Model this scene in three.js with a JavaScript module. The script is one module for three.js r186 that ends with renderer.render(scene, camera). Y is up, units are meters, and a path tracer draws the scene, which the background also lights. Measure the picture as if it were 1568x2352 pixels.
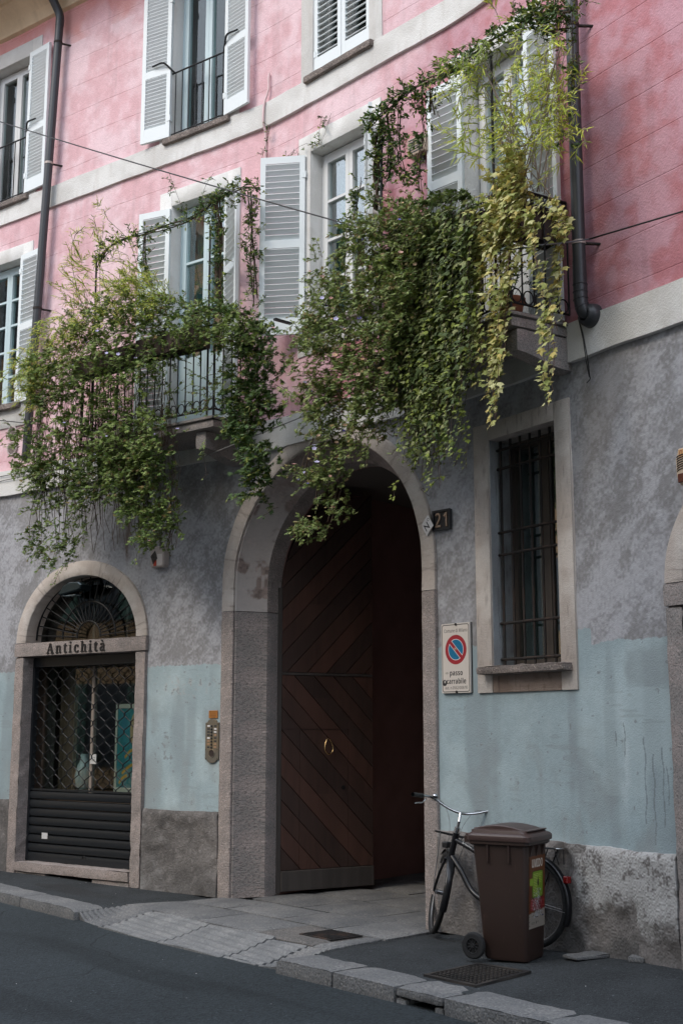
import * as THREE from 'three';
import { RoundedBoxGeometry } from 'three/addons/geometries/RoundedBoxGeometry.js';
import { mergeGeometries, mergeVertices, toCreasedNormals } from 'three/addons/utils/BufferGeometryUtils.js';
import { FontLoader } from 'three/addons/loaders/FontLoader.js';
import { TextGeometry } from 'three/addons/geometries/TextGeometry.js';

// ------------------------------------------------------------------ camera, sky, sun, exposure
const scene = new THREE.Scene();
const FOC = 2841, PW = 1568, PH = 2352, CAM_Y = 1.68, PITCH = Math.atan(497 / FOC);
const camera = new THREE.PerspectiveCamera(2 * Math.atan(PH / 2 / FOC) * 180 / Math.PI, PW / PH, 0.1, 400);
camera.position.set(0, CAM_Y, 0); camera.rotation.x = PITCH;
const renderer = new THREE.WebGLRenderer({ antialias: true });
renderer.toneMapping = THREE.LinearToneMapping;
renderer.toneMappingExposure = 1.68;
renderer.shadowMap.enabled = true;
{ // overcast sky: brighter towards the zenith, a little brighter where the veiled sun stands
  const w = 128, h = 64, a = new Float32Array(w * h * 4);
  for (let j = 0; j < h; j++) for (let i = 0; i < w; i++) {
    const el = ((j + .5) / h - .5) * Math.PI, k = (j * w + i) * 4, z = Math.max(0, Math.sin(el));
    const L = el < 0 ? .3 : 1.08 * (1 + 2 * z) / 3 + .53;
    a[k] = L * .90; a[k + 1] = L * .985; a[k + 2] = L * 1.13; a[k + 3] = 1;
  }
  const t = new THREE.DataTexture(a, w, h, THREE.RGBAFormat, THREE.FloatType);
  t.mapping = THREE.EquirectangularReflectionMapping; t.magFilter = THREE.LinearFilter; t.minFilter = THREE.LinearFilter; t.needsUpdate = true;
  scene.background = t; scene.environment = t;
}
const sun = new THREE.DirectionalLight(0xfff1dc, 1.0);
sun.position.set(-20, 25, 3); sun.target.position.set(0, 3, -11);
sun.castShadow = true; sun.shadow.radius = 44; sun.shadow.mapSize.set(2048, 2048);
Object.assign(sun.shadow.camera, { left: -16, right: 16, top: 16, bottom: -16, near: 1, far: 80 });
scene.add(sun, sun.target);

// ------------------------------------------------------------------ helpers
let seed = 1234567;
const rnd = () => { seed = (seed + 0x6D2B79F5) | 0; let t = Math.imul(seed ^ (seed >>> 15), 1 | seed); t = (t + Math.imul(t ^ (t >>> 7), 61 | t)) ^ t; return ((t ^ (t >>> 14)) >>> 0) / 4294967296; };
const rr = (a, b) => a + (b - a) * rnd(), V = (x, y, z) => new THREE.Vector3(x, y, z);
const clamp = (x, a = 0, b = 1) => Math.min(b, Math.max(a, x)), lerp = (a, b, t) => a + (b - a) * t;
const sm = t => { t = clamp(t); return t * t * (3 - 2 * t); };
const step = (a, b, x) => sm((x - a) / (b - a));
const rad = d => d * Math.PI / 180;
// hashed value noise, period wraps when given
const PERM = new Float32Array(65536); for (let i = 0; i < 65536; i++) PERM[i] = rnd();
function vn(x, y, px = 256, py = 256, sd = 0) {
  const xi = Math.floor(x), yi = Math.floor(y); let fx = x - xi, fy = y - yi; fx = fx * fx * (3 - 2 * fx); fy = fy * fy * (3 - 2 * fy);
  const x0 = ((xi % px) + px) % px, x1 = (x0 + 1) % px, y0 = ((yi % py) + py) % py, y1 = (y0 + 1) % py;
  const h = (a, b) => PERM[(a * 251 + b * 1031 + sd * 7919) & 65535];
  const a = h(x0, y0), b = h(x1, y0), c = h(x0, y1), d = h(x1, y1);
  return a + (b - a) * fx + (c - a) * fy + (a - b - c + d) * fx * fy;
}
function fbm(x, y, o = 4, p = 256, sd = 0) { let s = 0, a = .5, n = 0; for (let i = 0; i < o; i++) { s += a * vn(x, y, p, p, sd + i * 3); n += a; x *= 2; y *= 2; p *= 2; a *= .5; } return s / n; }
// colour texture from a function that gives linear rgb; v runs upwards
function tex(w, h, fn, srgb = true) {
  const a = new Uint8Array(w * h * 4), g = c => { c = clamp(c); return 255 * (srgb ? (c < .0031308 ? 12.92 * c : 1.055 * Math.pow(c, 1 / 2.4) - .055) : c); };
  for (let j = 0; j < h; j++) for (let i = 0; i < w; i++) { const c = fn((i + .5) / w, (j + .5) / h), k = (j * w + i) * 4; a[k] = g(c[0]); a[k + 1] = g(c[1]); a[k + 2] = g(c[2]); a[k + 3] = 255; }
  const t = new THREE.DataTexture(a, w, h); t.wrapS = t.wrapT = THREE.RepeatWrapping; t.magFilter = THREE.LinearFilter; t.minFilter = THREE.LinearMipmapLinearFilter; t.generateMipmaps = true;
  if (srgb) t.colorSpace = THREE.SRGBColorSpace; t.needsUpdate = true; return t;
}
const bumpTex = (w, h, fn) => tex(w, h, (u, v) => { const x = fn(u, v); return [x, x, x]; }, false);
const rep = (t, x, y = x) => { const c = t.clone(); c.repeat.set(x, y); c.needsUpdate = true; return c; };
const mix = (a, b, t) => [a[0] + (b[0] - a[0]) * t, a[1] + (b[1] - a[1]) * t, a[2] + (b[2] - a[2]) * t];
const mul = (a, k) => [a[0] * k, a[1] * k, a[2] * k];
const std = o => new THREE.MeshStandardMaterial(o), lin = (r, g, b) => new THREE.Color().setRGB(r, g, b);
function canvas(w, h, draw) {
  const c = document.createElement('canvas'); c.width = w; c.height = h; draw(c.getContext('2d'), w, h);
  const t = new THREE.CanvasTexture(c); t.colorSpace = THREE.SRGBColorSpace; t.anisotropy = 4; return t;
}
// ---- the plan of the facade: s runs along it to the right, d is the distance out from it
const ST = .02, S0 = -18, SN = 1400, WX = new Float64Array(SN), WZ = new Float64Array(SN), WP = new Float64Array(SN);
{
  const PL = rad(53.4), PM = rad(42.4), PR = rad(31.7);
  let x = 0, z = 0;
  for (let i = 0; i < SN; i++) {
    const s = S0 + i * ST, p = PL + (PM - PL) * sm((s + 2.6 + .6) / 1.2) + (PR - PM) * sm((s - .3 + .5) / 1.0);
    x += Math.sin(p) * ST; z += Math.cos(p) * ST; WX[i] = x; WZ[i] = z; WP[i] = p;
  }
  const i0 = Math.round(-S0 / ST), ox = .98625 - WX[i0], oz = -10.71021 - WZ[i0];
  for (let i = 0; i < SN; i++) { WX[i] += ox; WZ[i] += oz; }
}
function plan(s) { const u = clamp((s - S0) / ST, 0, SN - 1.001), i = Math.floor(u), f = u - i; return [WX[i] + (WX[i + 1] - WX[i]) * f, WZ[i] + (WZ[i + 1] - WZ[i]) * f, WP[i] + (WP[i + 1] - WP[i]) * f]; }
function W(s, y, d = 0) { const [x, z, p] = plan(s); return V(x - Math.cos(p) * d, y, z + Math.sin(p) * d); }
const turn = s => plan(s)[2] - Math.PI / 2;
function ray(px, py) { const x = (px - PW / 2) / FOC, y = -(py - PH / 2) / FOC, c = Math.cos(PITCH), s = Math.sin(PITCH); return [x, y * c + s, -(c - y * s)]; }
// a pixel of the photograph as a place on the surface at distance d out from the facade
function P(px, py, d = 0) {
  const r = ray(px, py); let prev = null;
  for (let i = 0; i < SN; i++) {
    const x = WX[i] - Math.cos(WP[i]) * d, z = WZ[i] + Math.sin(WP[i]) * d, c = x * r[2] - z * r[0];
    if (prev && prev.c * c <= 0 && z < 0) {
      const u = prev.c / (prev.c - c), xx = prev.x + (x - prev.x) * u, zz = prev.z + (z - prev.z) * u;
      return { s: S0 + (i - 1 + u) * ST, y: CAM_Y + r[1] * Math.hypot(xx, zz) / Math.hypot(r[0], r[2]), d };
    }
    prev = { c, x, z };
  }
  return { s: 0, y: 0, d };
}
const PV = (px, py, d) => { const q = P(px, py, d); return W(q.s, q.y, d); };
function onGround(px, py, y) { const r = ray(px, py), t = (y - CAM_Y) / r[1]; return V(r[0] * t, y, r[2] * t); }
// ---- names
const used = new Map();
function numbered(n) { const k = used.get(n) || 0; used.set(n, k + 1); return k ? n + '_' + String(k).padStart(3, '0') : n; }
function thing(name, label, category, group) { const o = new THREE.Group(); o.name = numbered(name); scene.add(o); o.userData = { label, category }; if (group) o.userData.group = group; return o; }
function tag(o, label, category, group) { o.userData.label = label; o.userData.category = category; if (group) o.userData.group = group; return o; }
function obj(name, geo, mat, parent) { const g = Array.isArray(geo) ? merge(geo) : geo, m = new THREE.Mesh(g, mat); m.name = parent ? name : numbered(name); (parent || scene).add(m); return m; }
function struct(name, geo, mat) { const m = obj(name, geo, mat); m.userData.kind = 'structure'; return m; }
function part(name, parent) { const g = new THREE.Group(); g.name = name; parent.add(g); return g; }
function merge(list) {
  const L = list.map(g => { const h = g.index ? g.toNonIndexed() : g; for (const k of Object.keys(h.attributes)) if (!['position', 'normal', 'uv'].includes(k)) h.deleteAttribute(k); return h; });
  return L.length === 1 ? L[0] : mergeGeometries(L);
}
// ---- geometry
function flat(pos, uv) { const g = new THREE.BufferGeometry(); g.setAttribute('position', new THREE.Float32BufferAttribute(pos, 3)); g.setAttribute('uv', new THREE.Float32BufferAttribute(uv || new Array(pos.length / 3 * 2).fill(0), 2)); g.computeVertexNormals(); return g; }
function boxUV(g) { // uv in metres by the way each face points
  const p = g.attributes.position, n = g.attributes.normal, uv = [];
  for (let i = 0; i < p.count; i++) { const a = Math.abs(n.getX(i)), b = Math.abs(n.getY(i)), c = Math.abs(n.getZ(i)); if (c >= a && c >= b) uv.push(p.getX(i), p.getY(i)); else if (a >= b) uv.push(p.getZ(i), p.getY(i)); else uv.push(p.getX(i), p.getZ(i)); }
  g.setAttribute('uv', new THREE.Float32BufferAttribute(uv, 2)); return g;
}
function toWall(g, smooth = false) { // x,y,z of the geometry are s,y,d of the facade
  if (g.index) g = g.toNonIndexed();
  const p = g.attributes.position; for (let i = 0; i < p.count; i++) { const v = W(p.getX(i), p.getY(i), p.getZ(i)); p.setXYZ(i, v.x, v.y, v.z); }
  g.computeVertexNormals(); return smooth ? toCreasedNormals(g, rad(38)) : g;
}
function box(x0, x1, y0, y1, z0, z1, sx = 1) { const g = new THREE.BoxGeometry(x1 - x0, y1 - y0, z1 - z0, sx, 1, 1).toNonIndexed(); g.translate((x0 + x1) / 2, (y0 + y1) / 2, (z0 + z1) / 2); return boxUV(g); }
function rbox(x0, x1, y0, y1, z0, z1, r = .006) { let g = new RoundedBoxGeometry(x1 - x0, y1 - y0, z1 - z0, 1, Math.min(r, (x1 - x0) / 2.1, (y1 - y0) / 2.1, (z1 - z0) / 2.1)); if (g.index) g = g.toNonIndexed(); g.translate((x0 + x1) / 2, (y0 + y1) / 2, (z0 + z1) / 2); return boxUV(g); }
const wbox = (s0, s1, y0, y1, d0, d1) => toWall(box(s0, s1, y0, y1, d0, d1, Math.max(1, Math.ceil((s1 - s0) / .2))));
const wrbox = (s0, s1, y0, y1, d0, d1, r) => toWall(rbox(s0, s1, y0, y1, d0, d1, r), true);
// a worn stone: finely divided box with rounded arrises and an uneven face
function stone(x0, x1, y0, y1, z0, z1, cell = .06, rough = .006, r = .015, sd = 0) {
  const nx = Math.max(2, Math.ceil((x1 - x0) / cell)), ny = Math.max(2, Math.ceil((y1 - y0) / cell)), nz = Math.max(1, Math.ceil((z1 - z0) / cell));
  let g = new THREE.BoxGeometry(x1 - x0, y1 - y0, z1 - z0, nx, ny, nz); g.translate((x0 + x1) / 2, (y0 + y1) / 2, (z0 + z1) / 2); boxUV(g);
  const p = g.attributes.position, n = g.attributes.normal;
  for (let i = 0; i < p.count; i++) {
    const x = p.getX(i), y = p.getY(i), z = p.getZ(i);
    const k = (fbm(x * 9 + 3 + sd, y * 9 + z * 9 + 7, 3, 256, sd) - .5) * 2 * rough;
    const cx = clamp(x, x0 + r, x1 - r), cy = clamp(y, y0 + r, y1 - r), cz = clamp(z, z0 + r, z1 - r), v = V(x - cx, y - cy, z - cz), l = v.length();
    if (l > r) v.multiplyScalar(r / l);
    p.setXYZ(i, cx + v.x + n.getX(i) * k, cy + v.y + n.getY(i) * k, cz + v.z + n.getZ(i) * k);
  }
  return g;
}
const wstone = (...a) => { const g = toWall(stone(...a)); return toCreasedNormals(g, rad(50)); };
function tube(pts, r, seg = 8, closed = false, n = 0) { const c = new THREE.CatmullRomCurve3(pts, closed, 'centripetal'); return new THREE.TubeGeometry(c, n || Math.max(1, pts.length * 3), r, seg, closed); }
function rod(a, b, r, seg = 6, r2 = r) { const d = b.clone().sub(a), l = d.length(), g = new THREE.CylinderGeometry(r2, r, l, seg); g.translate(0, l / 2, 0); g.applyQuaternion(new THREE.Quaternion().setFromUnitVectors(V(0, 1, 0), d.normalize())); g.translate(a.x, a.y, a.z); return g; }
function extrude(pts, depth, bevel = 0, holes) { const sh = new THREE.Shape(pts.map(p => new THREE.Vector2(p[0], p[1]))); if (holes) for (const h of holes) sh.holes.push(new THREE.Path(h.map(p => new THREE.Vector2(p[0], p[1])))); return new THREE.ExtrudeGeometry(sh, { depth, bevelEnabled: bevel > 0, bevelThickness: bevel, bevelSize: bevel, bevelOffset: -bevel, bevelSegments: 1, curveSegments: 10 }); }
function clipPoly(poly, nx, ny, c) { // keep nx*x + ny*y <= c
  const out = []; for (let i = 0; i < poly.length; i++) { const a = poly[i], b = poly[(i + 1) % poly.length], da = nx * a[0] + ny * a[1] - c, db = nx * b[0] + ny * b[1] - c; if (da <= 0) out.push(a); if (da * db < 0) { const u = da / (da - db); out.push([a[0] + (b[0] - a[0]) * u, a[1] + (b[1] - a[1]) * u]); } }
  return out;
}
const place = (o, s, y, d, extra = 0) => { o.position.copy(W(s, y, d)); o.rotation.y = turn(s) + extra; return o; };

// ------------------------------------------------------------------ materials
const SA = -10, SB = 5.2, SW = SB - SA;
// pink limewash: bleached on the left, deeper and bloomed with lilac on the right (plain pigment differences)
const PY0 = 4.6, PYH = 6.8;
const pinkTex = tex(2048, 1024, (u, v) => {
  const s = SA + u * SW, y = PY0 + v * PYH;
  const a = fbm(s * 1.3 + 4, y * 1.5, 5, 256, 1), b = fbm(s * 3.1 + a * 2, y * 2.2 + s * .8, 4, 256, 2), c = fbm(s * 9, y * 9, 3, 512, 3), d = vn(s * 60, y * 60, 2048, 2048, 5);
  const right = clamp(.5 + (s + .6 + (a - .5) * 2.5 + (7.3 - y) * .75) * .42);
  const bl = step(.30, .66, a * .4 + b * .6 + (c - .5) * .35);
  const e = fbm(s * 4 + y * 2.2, y * 3.4 - s * 1.2, 4, 512, 6), L = mix([.69, .425, .455], [.765, .56, .595], bl), R = mix([.465, .185, .21], [.515, .28, .33], step(.32, .68, e * .6 + b * .4 + (c - .5) * .5));
  let col = mix(L, R, sm(right)); col = mul(col, .95 + .1 * d + (c - .5) * .12);
  const st = fbm(s * 9, y * .8, 3, 512, 8); col = mix(col, mul(col, .8), step(.58, .8, st) * .5);
  if (y > 10.35) col = mix(col, [.62, .22, .18], step(10.3, 10.8, y + (b - .5) * .8) * .7);
  return col;
});
// lower wall: brushed grey over duck-egg blue, with a ragged edge between them
const LYH = 4.7;
const lowTex = tex(2048, 1024, (u, v) => {
  const s = SA + u * SW, y = v * LYH;
  const w1 = fbm(s * 1.1, y * 1.1, 3, 256, 11), w2 = fbm(s * 1.1 + 40, y * 1.1, 3, 256, 12);
  const R2 = (an, k, l, sd) => { const ca = Math.cos(an), sa = Math.sin(an); return fbm((s * ca + y * sa) * k, (-s * sa + y * ca) * l, 4, 1024, sd); };
  const br = .34 * lerp(R2(1.0, 2.6, 9, 13), R2(1.75, 2.6, 9, 25), step(.4, .6, w1)) + .36 * fbm(s * 2.3 + w2, y * 2.1, 4, 512, 24) + .30 * R2(.7, 9, 22, 26), f = vn(s * 55, y * 55, 2048, 2048, 14), g = fbm(s * 6, y * 6, 3, 512, 15);
  let col;
  const edge = (s < -3.1 ? 2.345 : s < .25 ? 2.37 : s < 1.62 ? 2.43 : 2.315) + (fbm(s * 8, 3, 3, 512, 16) - .5) * .035 + (y > 0 ? (vn(s * 40, y * 20, 2048, 2048, 17) - .5) * .02 : 0);
  if (y > edge) {
    const k = step(.37, .61, br * .82 + g * .18 + (f - .5) * .12);
    col = mix([.25, .247, .255], [.40, .402, .43], k); col = mul(col, .9 + .2 * f);
    const st = fbm(s * 2 + 9, y * .7, 3, 256, 18); col = mix(col, [.20, .185, .175], step(.56, .75, st) * .5);
  } else {
    const bl = fbm(s * 1.8, y * 1.5, 4, 256, 19), k = step(.4, .65, bl);
    col = mix([.33, .415, .445], [.40, .49, .515], k); col = mul(col, .93 + .1 * f + (g - .5) * .16);
    const drip = fbm(s * 5, y * .6, 3, 512, 20); col = mix(col, [.235, .28, .30], step(.5, .75, drip) * .55); const so = fbm(s * 2.4 + 7, y * 2.4, 4, 512, 27); col = mix(col, [.24, .27, .28], step(.55, .72, so) * .45);
    if (s > 1.1 && y < 1.96 + (g - .5) * .05 && y > 1.2) col = mix(col, [.42, .51, .53], .35 * step(.45, .6, bl));
    const wh = Math.exp(-Math.pow((s - 1.93 + (g - .5) * .1) / .035, 2)) * step(.9, 1.3, y) * step(2.0, 1.7, y); col = mix(col, [.6, .68, .70], wh * .5 * fbm(s * 20, y * 4, 2, 512, 21) * 1.4);
    // patches of flaked paint beside the bell panel
    const fl = fbm(s * 22, y * 22, 3, 1024, 22), z1 = Math.exp(-Math.pow((s + 3.98) / .14, 2) - Math.pow((y - 1.45) / .19, 2)), z2 = Math.exp(-Math.pow((s + 3.72) / .42, 2) - Math.pow((y - 2.13) / .12, 2));
    if (fl > .82 - .27 * z1 - .13 * z2) col = mix(col, [.21, .22, .225], .7);
    else if (fl > .75 - .2 * z2) col = mix(col, [.42, .39, .37], .5 * z2);
  }
  if (y < 2.3) { // scratches, drips of old paint and scuffs
    for (const [s0, ya, yb, w] of [[2.12, 1.02, 1.62, .006], [2.20, .88, 1.5, .007], [2.29, 1.0, 1.55, .006], [2.335, 1.15, 1.42, .005], [1.93, 1.48, 1.72, .005], [1.85, 1.55, 1.66, .005]]) if (y > ya && y < yb && Math.abs(s - s0 - .012 * Math.sin(y * 23 + s0 * 50) * vn(y * 9, s0 * 9, 512, 512, 28)) < w) col = mix(col, [.15, .175, .185], .65);
    const sc = fbm(s * 3, y * 26, 3, 1024, 29), sc2 = fbm(s * 1.4 + 5, y * 1.4, 2, 256, 30); if (sc > .7 && sc2 > .56) col = mix(col, [.25, .285, .295], .35);
    const gr = fbm(s * 7, y * 3.2, 4, 512, 34); col = mix(col, [.27, .30, .305], step(.5, .72, gr) * step(1.75, 1.0, y + (g - .5) * 1.2) * .5);
  }
  // rusty run-off lines below the left balcony and soot speckle
  const rn = Math.exp(-Math.pow((s + 4.66 + .02 * Math.sin(y * 9)) / .045, 2)) * step(3.45, 3.7, y) * fbm(s * 30, y * 2, 3, 1024, 23); col = mix(col, [.13, .085, .065], clamp(rn * 1.5, 0, .8));
  return col;
});
const plasterBump = bumpTex(512, 512, (u, v) => .5 * fbm(u * 8, v * 8, 4, 8, 31) + .35 * vn(u * 128, v * 128, 128, 128, 32) + .15 * vn(u * 256, v * 256, 256, 256, 33));
const pinkM = std({ map: pinkTex, roughness: .92, bumpMap: rep(plasterBump, SW / 1.3, PYH / 1.3), bumpScale: .006 });
const lowM = std({ map: lowTex, roughness: .9, bumpMap: rep(plasterBump, SW / .9, LYH / .9), bumpScale: .0035 });
const whiteTex = tex(512, 512, (u, v) => { const a = fbm(u * 4, v * 4, 5, 4, 41), b = vn(u * 200, v * 200, 200, 200, 42), c = fbm(u * 14, v * 3, 3, 14, 43); let k = mix([.60, .585, .56], [.72, .71, .69], step(.35, .65, a)); k = mix(k, [.50, .46, .42], step(.6, .8, c) * .35); return mul(k, .96 + .07 * b); });
const whiteM = std({ map: rep(whiteTex, 1 / 1.7), roughness: .9, bumpMap: rep(plasterBump, 1), bumpScale: .006 });
const creamTex = tex(512, 512, (u, v) => { const a = fbm(u * 4, v * 4, 5, 4, 44), c = fbm(u * 30, v * 6, 3, 30, 45), b = vn(u * 180, v * 180, 180, 180, 46); let k = mix([.52, .455, .41], [.64, .585, .54], step(.35, .65, a)); k = mix(k, [.30, .25, .22], step(.62, .8, c) * .6); return mul(k, .92 + .14 * b); });
const creamM = std({ map: rep(creamTex, 1 / 1.1), roughness: .92, bumpMap: rep(plasterBump, 1.6), bumpScale: .009 });
const corniceM = std({ map: rep(whiteTex, 1 / 2.2), color: lin(1.1, .86, .6), roughness: .9 });
function graniteTex(base, pink, k, sd, flakes = .5) { return tex(512, 512, (u, v) => { const a = vn(u * 64, v * 64, 64, 64, sd), b = vn(u * 110, v * 110, 110, 110, sd + 1), c = vn(u * 170, v * 170, 170, 170, sd + 2), l = fbm(u * 4, v * 4, 4, 4, sd + 3); let o = mix(base, pink, step(.35, .7, l * .6 + a * .4)); o = mul(o, 1 - k * step(.62, .74, b) - .3 * k * step(.6, .8, c) + flakes * step(.72, .9, a)); return mul(o, .82 + .36 * l); }); }
const granTex = graniteTex([.275, .255, .245], [.31, .265, .25], .42, 51, .3);
const granBump = bumpTex(512, 512, (u, v) => .5 * vn(u * 64, v * 64, 64, 64, 55) + .5 * fbm(u * 12, v * 12, 4, 12, 56));
const granM = std({ map: rep(granTex, 1 / .55), roughness: .88, bumpMap: rep(granBump, 1 / .8), bumpScale: .005 });
const granPinkM = std({ map: rep(graniteTex([.30, .262, .245], [.345, .288, .265], .4, 61, .3), 1 / .55), roughness: .9, bumpMap: rep(granBump, 1 / .7), bumpScale: .006 });
const granDarkM = granM;
const slabM = std({ map: rep(graniteTex([.155, .157, .16], [.195, .19, .184], .3, 66, .25), 1 / .9), roughness: .8, bumpMap: rep(granBump, 1 / .7), bumpScale: .006 });
const slabM2 = std({ map: rep(graniteTex([.13, .132, .136], [.165, .162, .158], .3, 71, .2), 1 / .9), roughness: .82, bumpMap: rep(granBump, 1 / .6), bumpScale: .006 });
const ribM = std({ map: rep(graniteTex([.175, .178, .18], [.21, .208, .204], .2, 75, .15), 1 / .9), roughness: .8, bumpMap: rep(granBump, 1 / .7), bumpScale: .006 });
// plinth: dark granite, damp at the foot, with crusts of pale salts on the right
const PLH = 1.0;
const plinthTex = tex(2048, 256, (u, v) => {
  const s = SA + u * SW, y = v * PLH, a = fbm(s * 2.2, y * 2.2, 5, 256, 81), b = vn(s * 70, y * 70, 2048, 2048, 82), c = fbm(s * 12, y * 12, 4, 512, 83), sp = vn(s * 38, y * 38, 2048, 2048, 84);
  let col = mix([.16, .148, .142], [.255, .235, .225], step(.35, .65, a * .6 + c * .4)); col = mul(col, .78 + .25 * b + .3 * step(.7, .9, sp));
  const line = .36 + (fbm(s * 1.9 + 5, 1, 4, 256, 85) - .5) * .55 + (c - .5) * .3 + (s < 2 ? .12 * step(2, 1.2, s) : -.12);
  const salt = s > 1.15 ? step(0, .09, y - line) * step(1.15, 1.5, s + (a - .5) * .8) * step(.28, .5, c * .7 + b * .3) : s < -2.8 && s > -4.6 ? step(.52, .72, c * .5 + a * .5) * step(-3.5, -4.15, s + (c - .5) * .3) * .65 : 0;
  col = mix(col, [.46, .455, .45], salt * .82); 
  if (s < -2.8) col = mul(col, .72); const damp = step(.05, -.1, y - line + .18) * (s > 1 ? 1 : .45); col = mix(col, mul([.085, .082, .08], .8 + .4 * b), damp * .75);
  return col;
});
const plinthM = std({ map: plinthTex, roughness: .93, bumpMap: rep(granBump, SW / .8, PLH / .8), bumpScale: .007 });
function asphaltTex(base, sd) { return tex(1024, 1024, (u, v) => { const a = fbm(u * 6, v * 6, 4, 6, sd), b = vn(u * 300, v * 300, 300, 300, sd + 1), c = vn(u * 512, v * 512, 512, 512, sd + 2), f = vn(u * 150, v * 150, 150, 150, sd + 4); let o = mul(base, .62 + .6 * a + .7 * (b - .5) + .6 * (c - .5)); if (f > .95) o = mul(o, 2.8); return o; }); }
const asphBump = bumpTex(512, 512, (u, v) => .55 * vn(u * 200, v * 200, 200, 200, 91) + .25 * vn(u * 90, v * 90, 90, 90, 92) + .2 * fbm(u * 5, v * 5, 3, 5, 93));
const roadTex = tex(1536, 1536, (u, v) => { const x = u * 9, y = v * 9, a = fbm(u * 5, v * 5, 5, 5, 95), b = vn(u * 620, v * 620, 620, 620, 96), c = vn(u * 1300, v * 1300, 1300, 1300, 97), f = vn(u * 420, v * 420, 420, 420, 99), t = fbm(u * 3, v * 22, 3, 3, 98);
  let o = mul([.031, .038, .042], .55 + .75 * a + .6 * (b - .5) + .5 * (c - .5)); if (f > .965) o = mul(o, 3.2); o = mul(o, 1 - .28 * step(.55, .75, t)); const ck = Math.abs(fbm(u * 6 + 2, v * 6, 4, 6, 100) - .5); if (ck < .0035 && a > .47) o = mul(o, .45); return o; });
const roadM = new THREE.MeshPhysicalMaterial({ specularIntensity: .45, map: rep(roadTex, 1 / 9), roughness: .82, bumpMap: rep(asphBump, 1 / 1.6), bumpScale: .008 });
const walkM = new THREE.MeshPhysicalMaterial({ specularIntensity: .45, map: rep(asphaltTex([.040, .044, .047], 105), 1 / 2.3), roughness: .86, bumpMap: rep(asphBump, 1 / 1.3), bumpScale: .008 });
const patchM = std({ map: rep(asphaltTex([.026, .028, .030], 115), 1 / 1.1), roughness: .9, bumpMap: rep(asphBump, 1 / .8), bumpScale: .014 });
const woodTex = (base, sd) => tex(256, 512, (u, v) => { const g = fbm(u * 26 + (fbm(u * 3, v * 2, 2, 3, sd) - .5) * 3, v * 2, 4, 26, sd + 1), k = fbm(u * 5, v * 1, 3, 5, sd + 2); return mul(base, .55 + .6 * g + .5 * k); });
const woodMs = [[.062, .032, .0245], [.047, .027, .022], [.080, .038, .028]].map((b, i) => std({ map: woodTex(b, 121 + i * 5), roughness: .62 }));
const woodRailM = std({ map: woodTex([.06, .052, .048], 140), roughness: .7 });
const shutM = std({ color: lin(.73, .775, .785), roughness: .5 });
const frameM = std({ color: lin(.52, .635, .665), roughness: .45 }), frameWhiteM = std({ color: lin(.66, .665, .66), roughness: .5 });
const glassM = new THREE.MeshPhysicalMaterial({ color: lin(.86, .93, .92), roughness: .02, transmission: 1, thickness: 0, ior: 2.33 });
const shopGlassM = new THREE.MeshPhysicalMaterial({ color: lin(.8, .86, .85), roughness: .02, transmission: 1, thickness: 0, ior: 1.5 });
const ironM = std({ color: lin(.014, .0145, .016), roughness: .5, metalness: .35 });
const ironRustM = std({ map: tex(256, 256, (u, v) => { const a = fbm(u * 10, v * 10, 4, 10, 151); return mix([.022, .019, .018], [.07, .042, .03], step(.5, .75, a)); }), roughness: .8, metalness: .2 });
const pipeM = std({ color: lin(.045, .047, .052), roughness: .4, metalness: .25 });
const copperM = std({ color: lin(.42, .36, .33), roughness: .6, metalness: .4 });
const steelM = std({ color: lin(.55, .55, .56), roughness: .28, metalness: .9 });
const blackM = std({ color: lin(.012, .012, .013), roughness: .42 }), rubberM = std({ color: lin(.014, .014, .015), roughness: .85 });
const roomM = std({ color: lin(.16, .15, .14), roughness: .95 }), innerM = std({ color: lin(.16, .14, .125), roughness: .95 });
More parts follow.
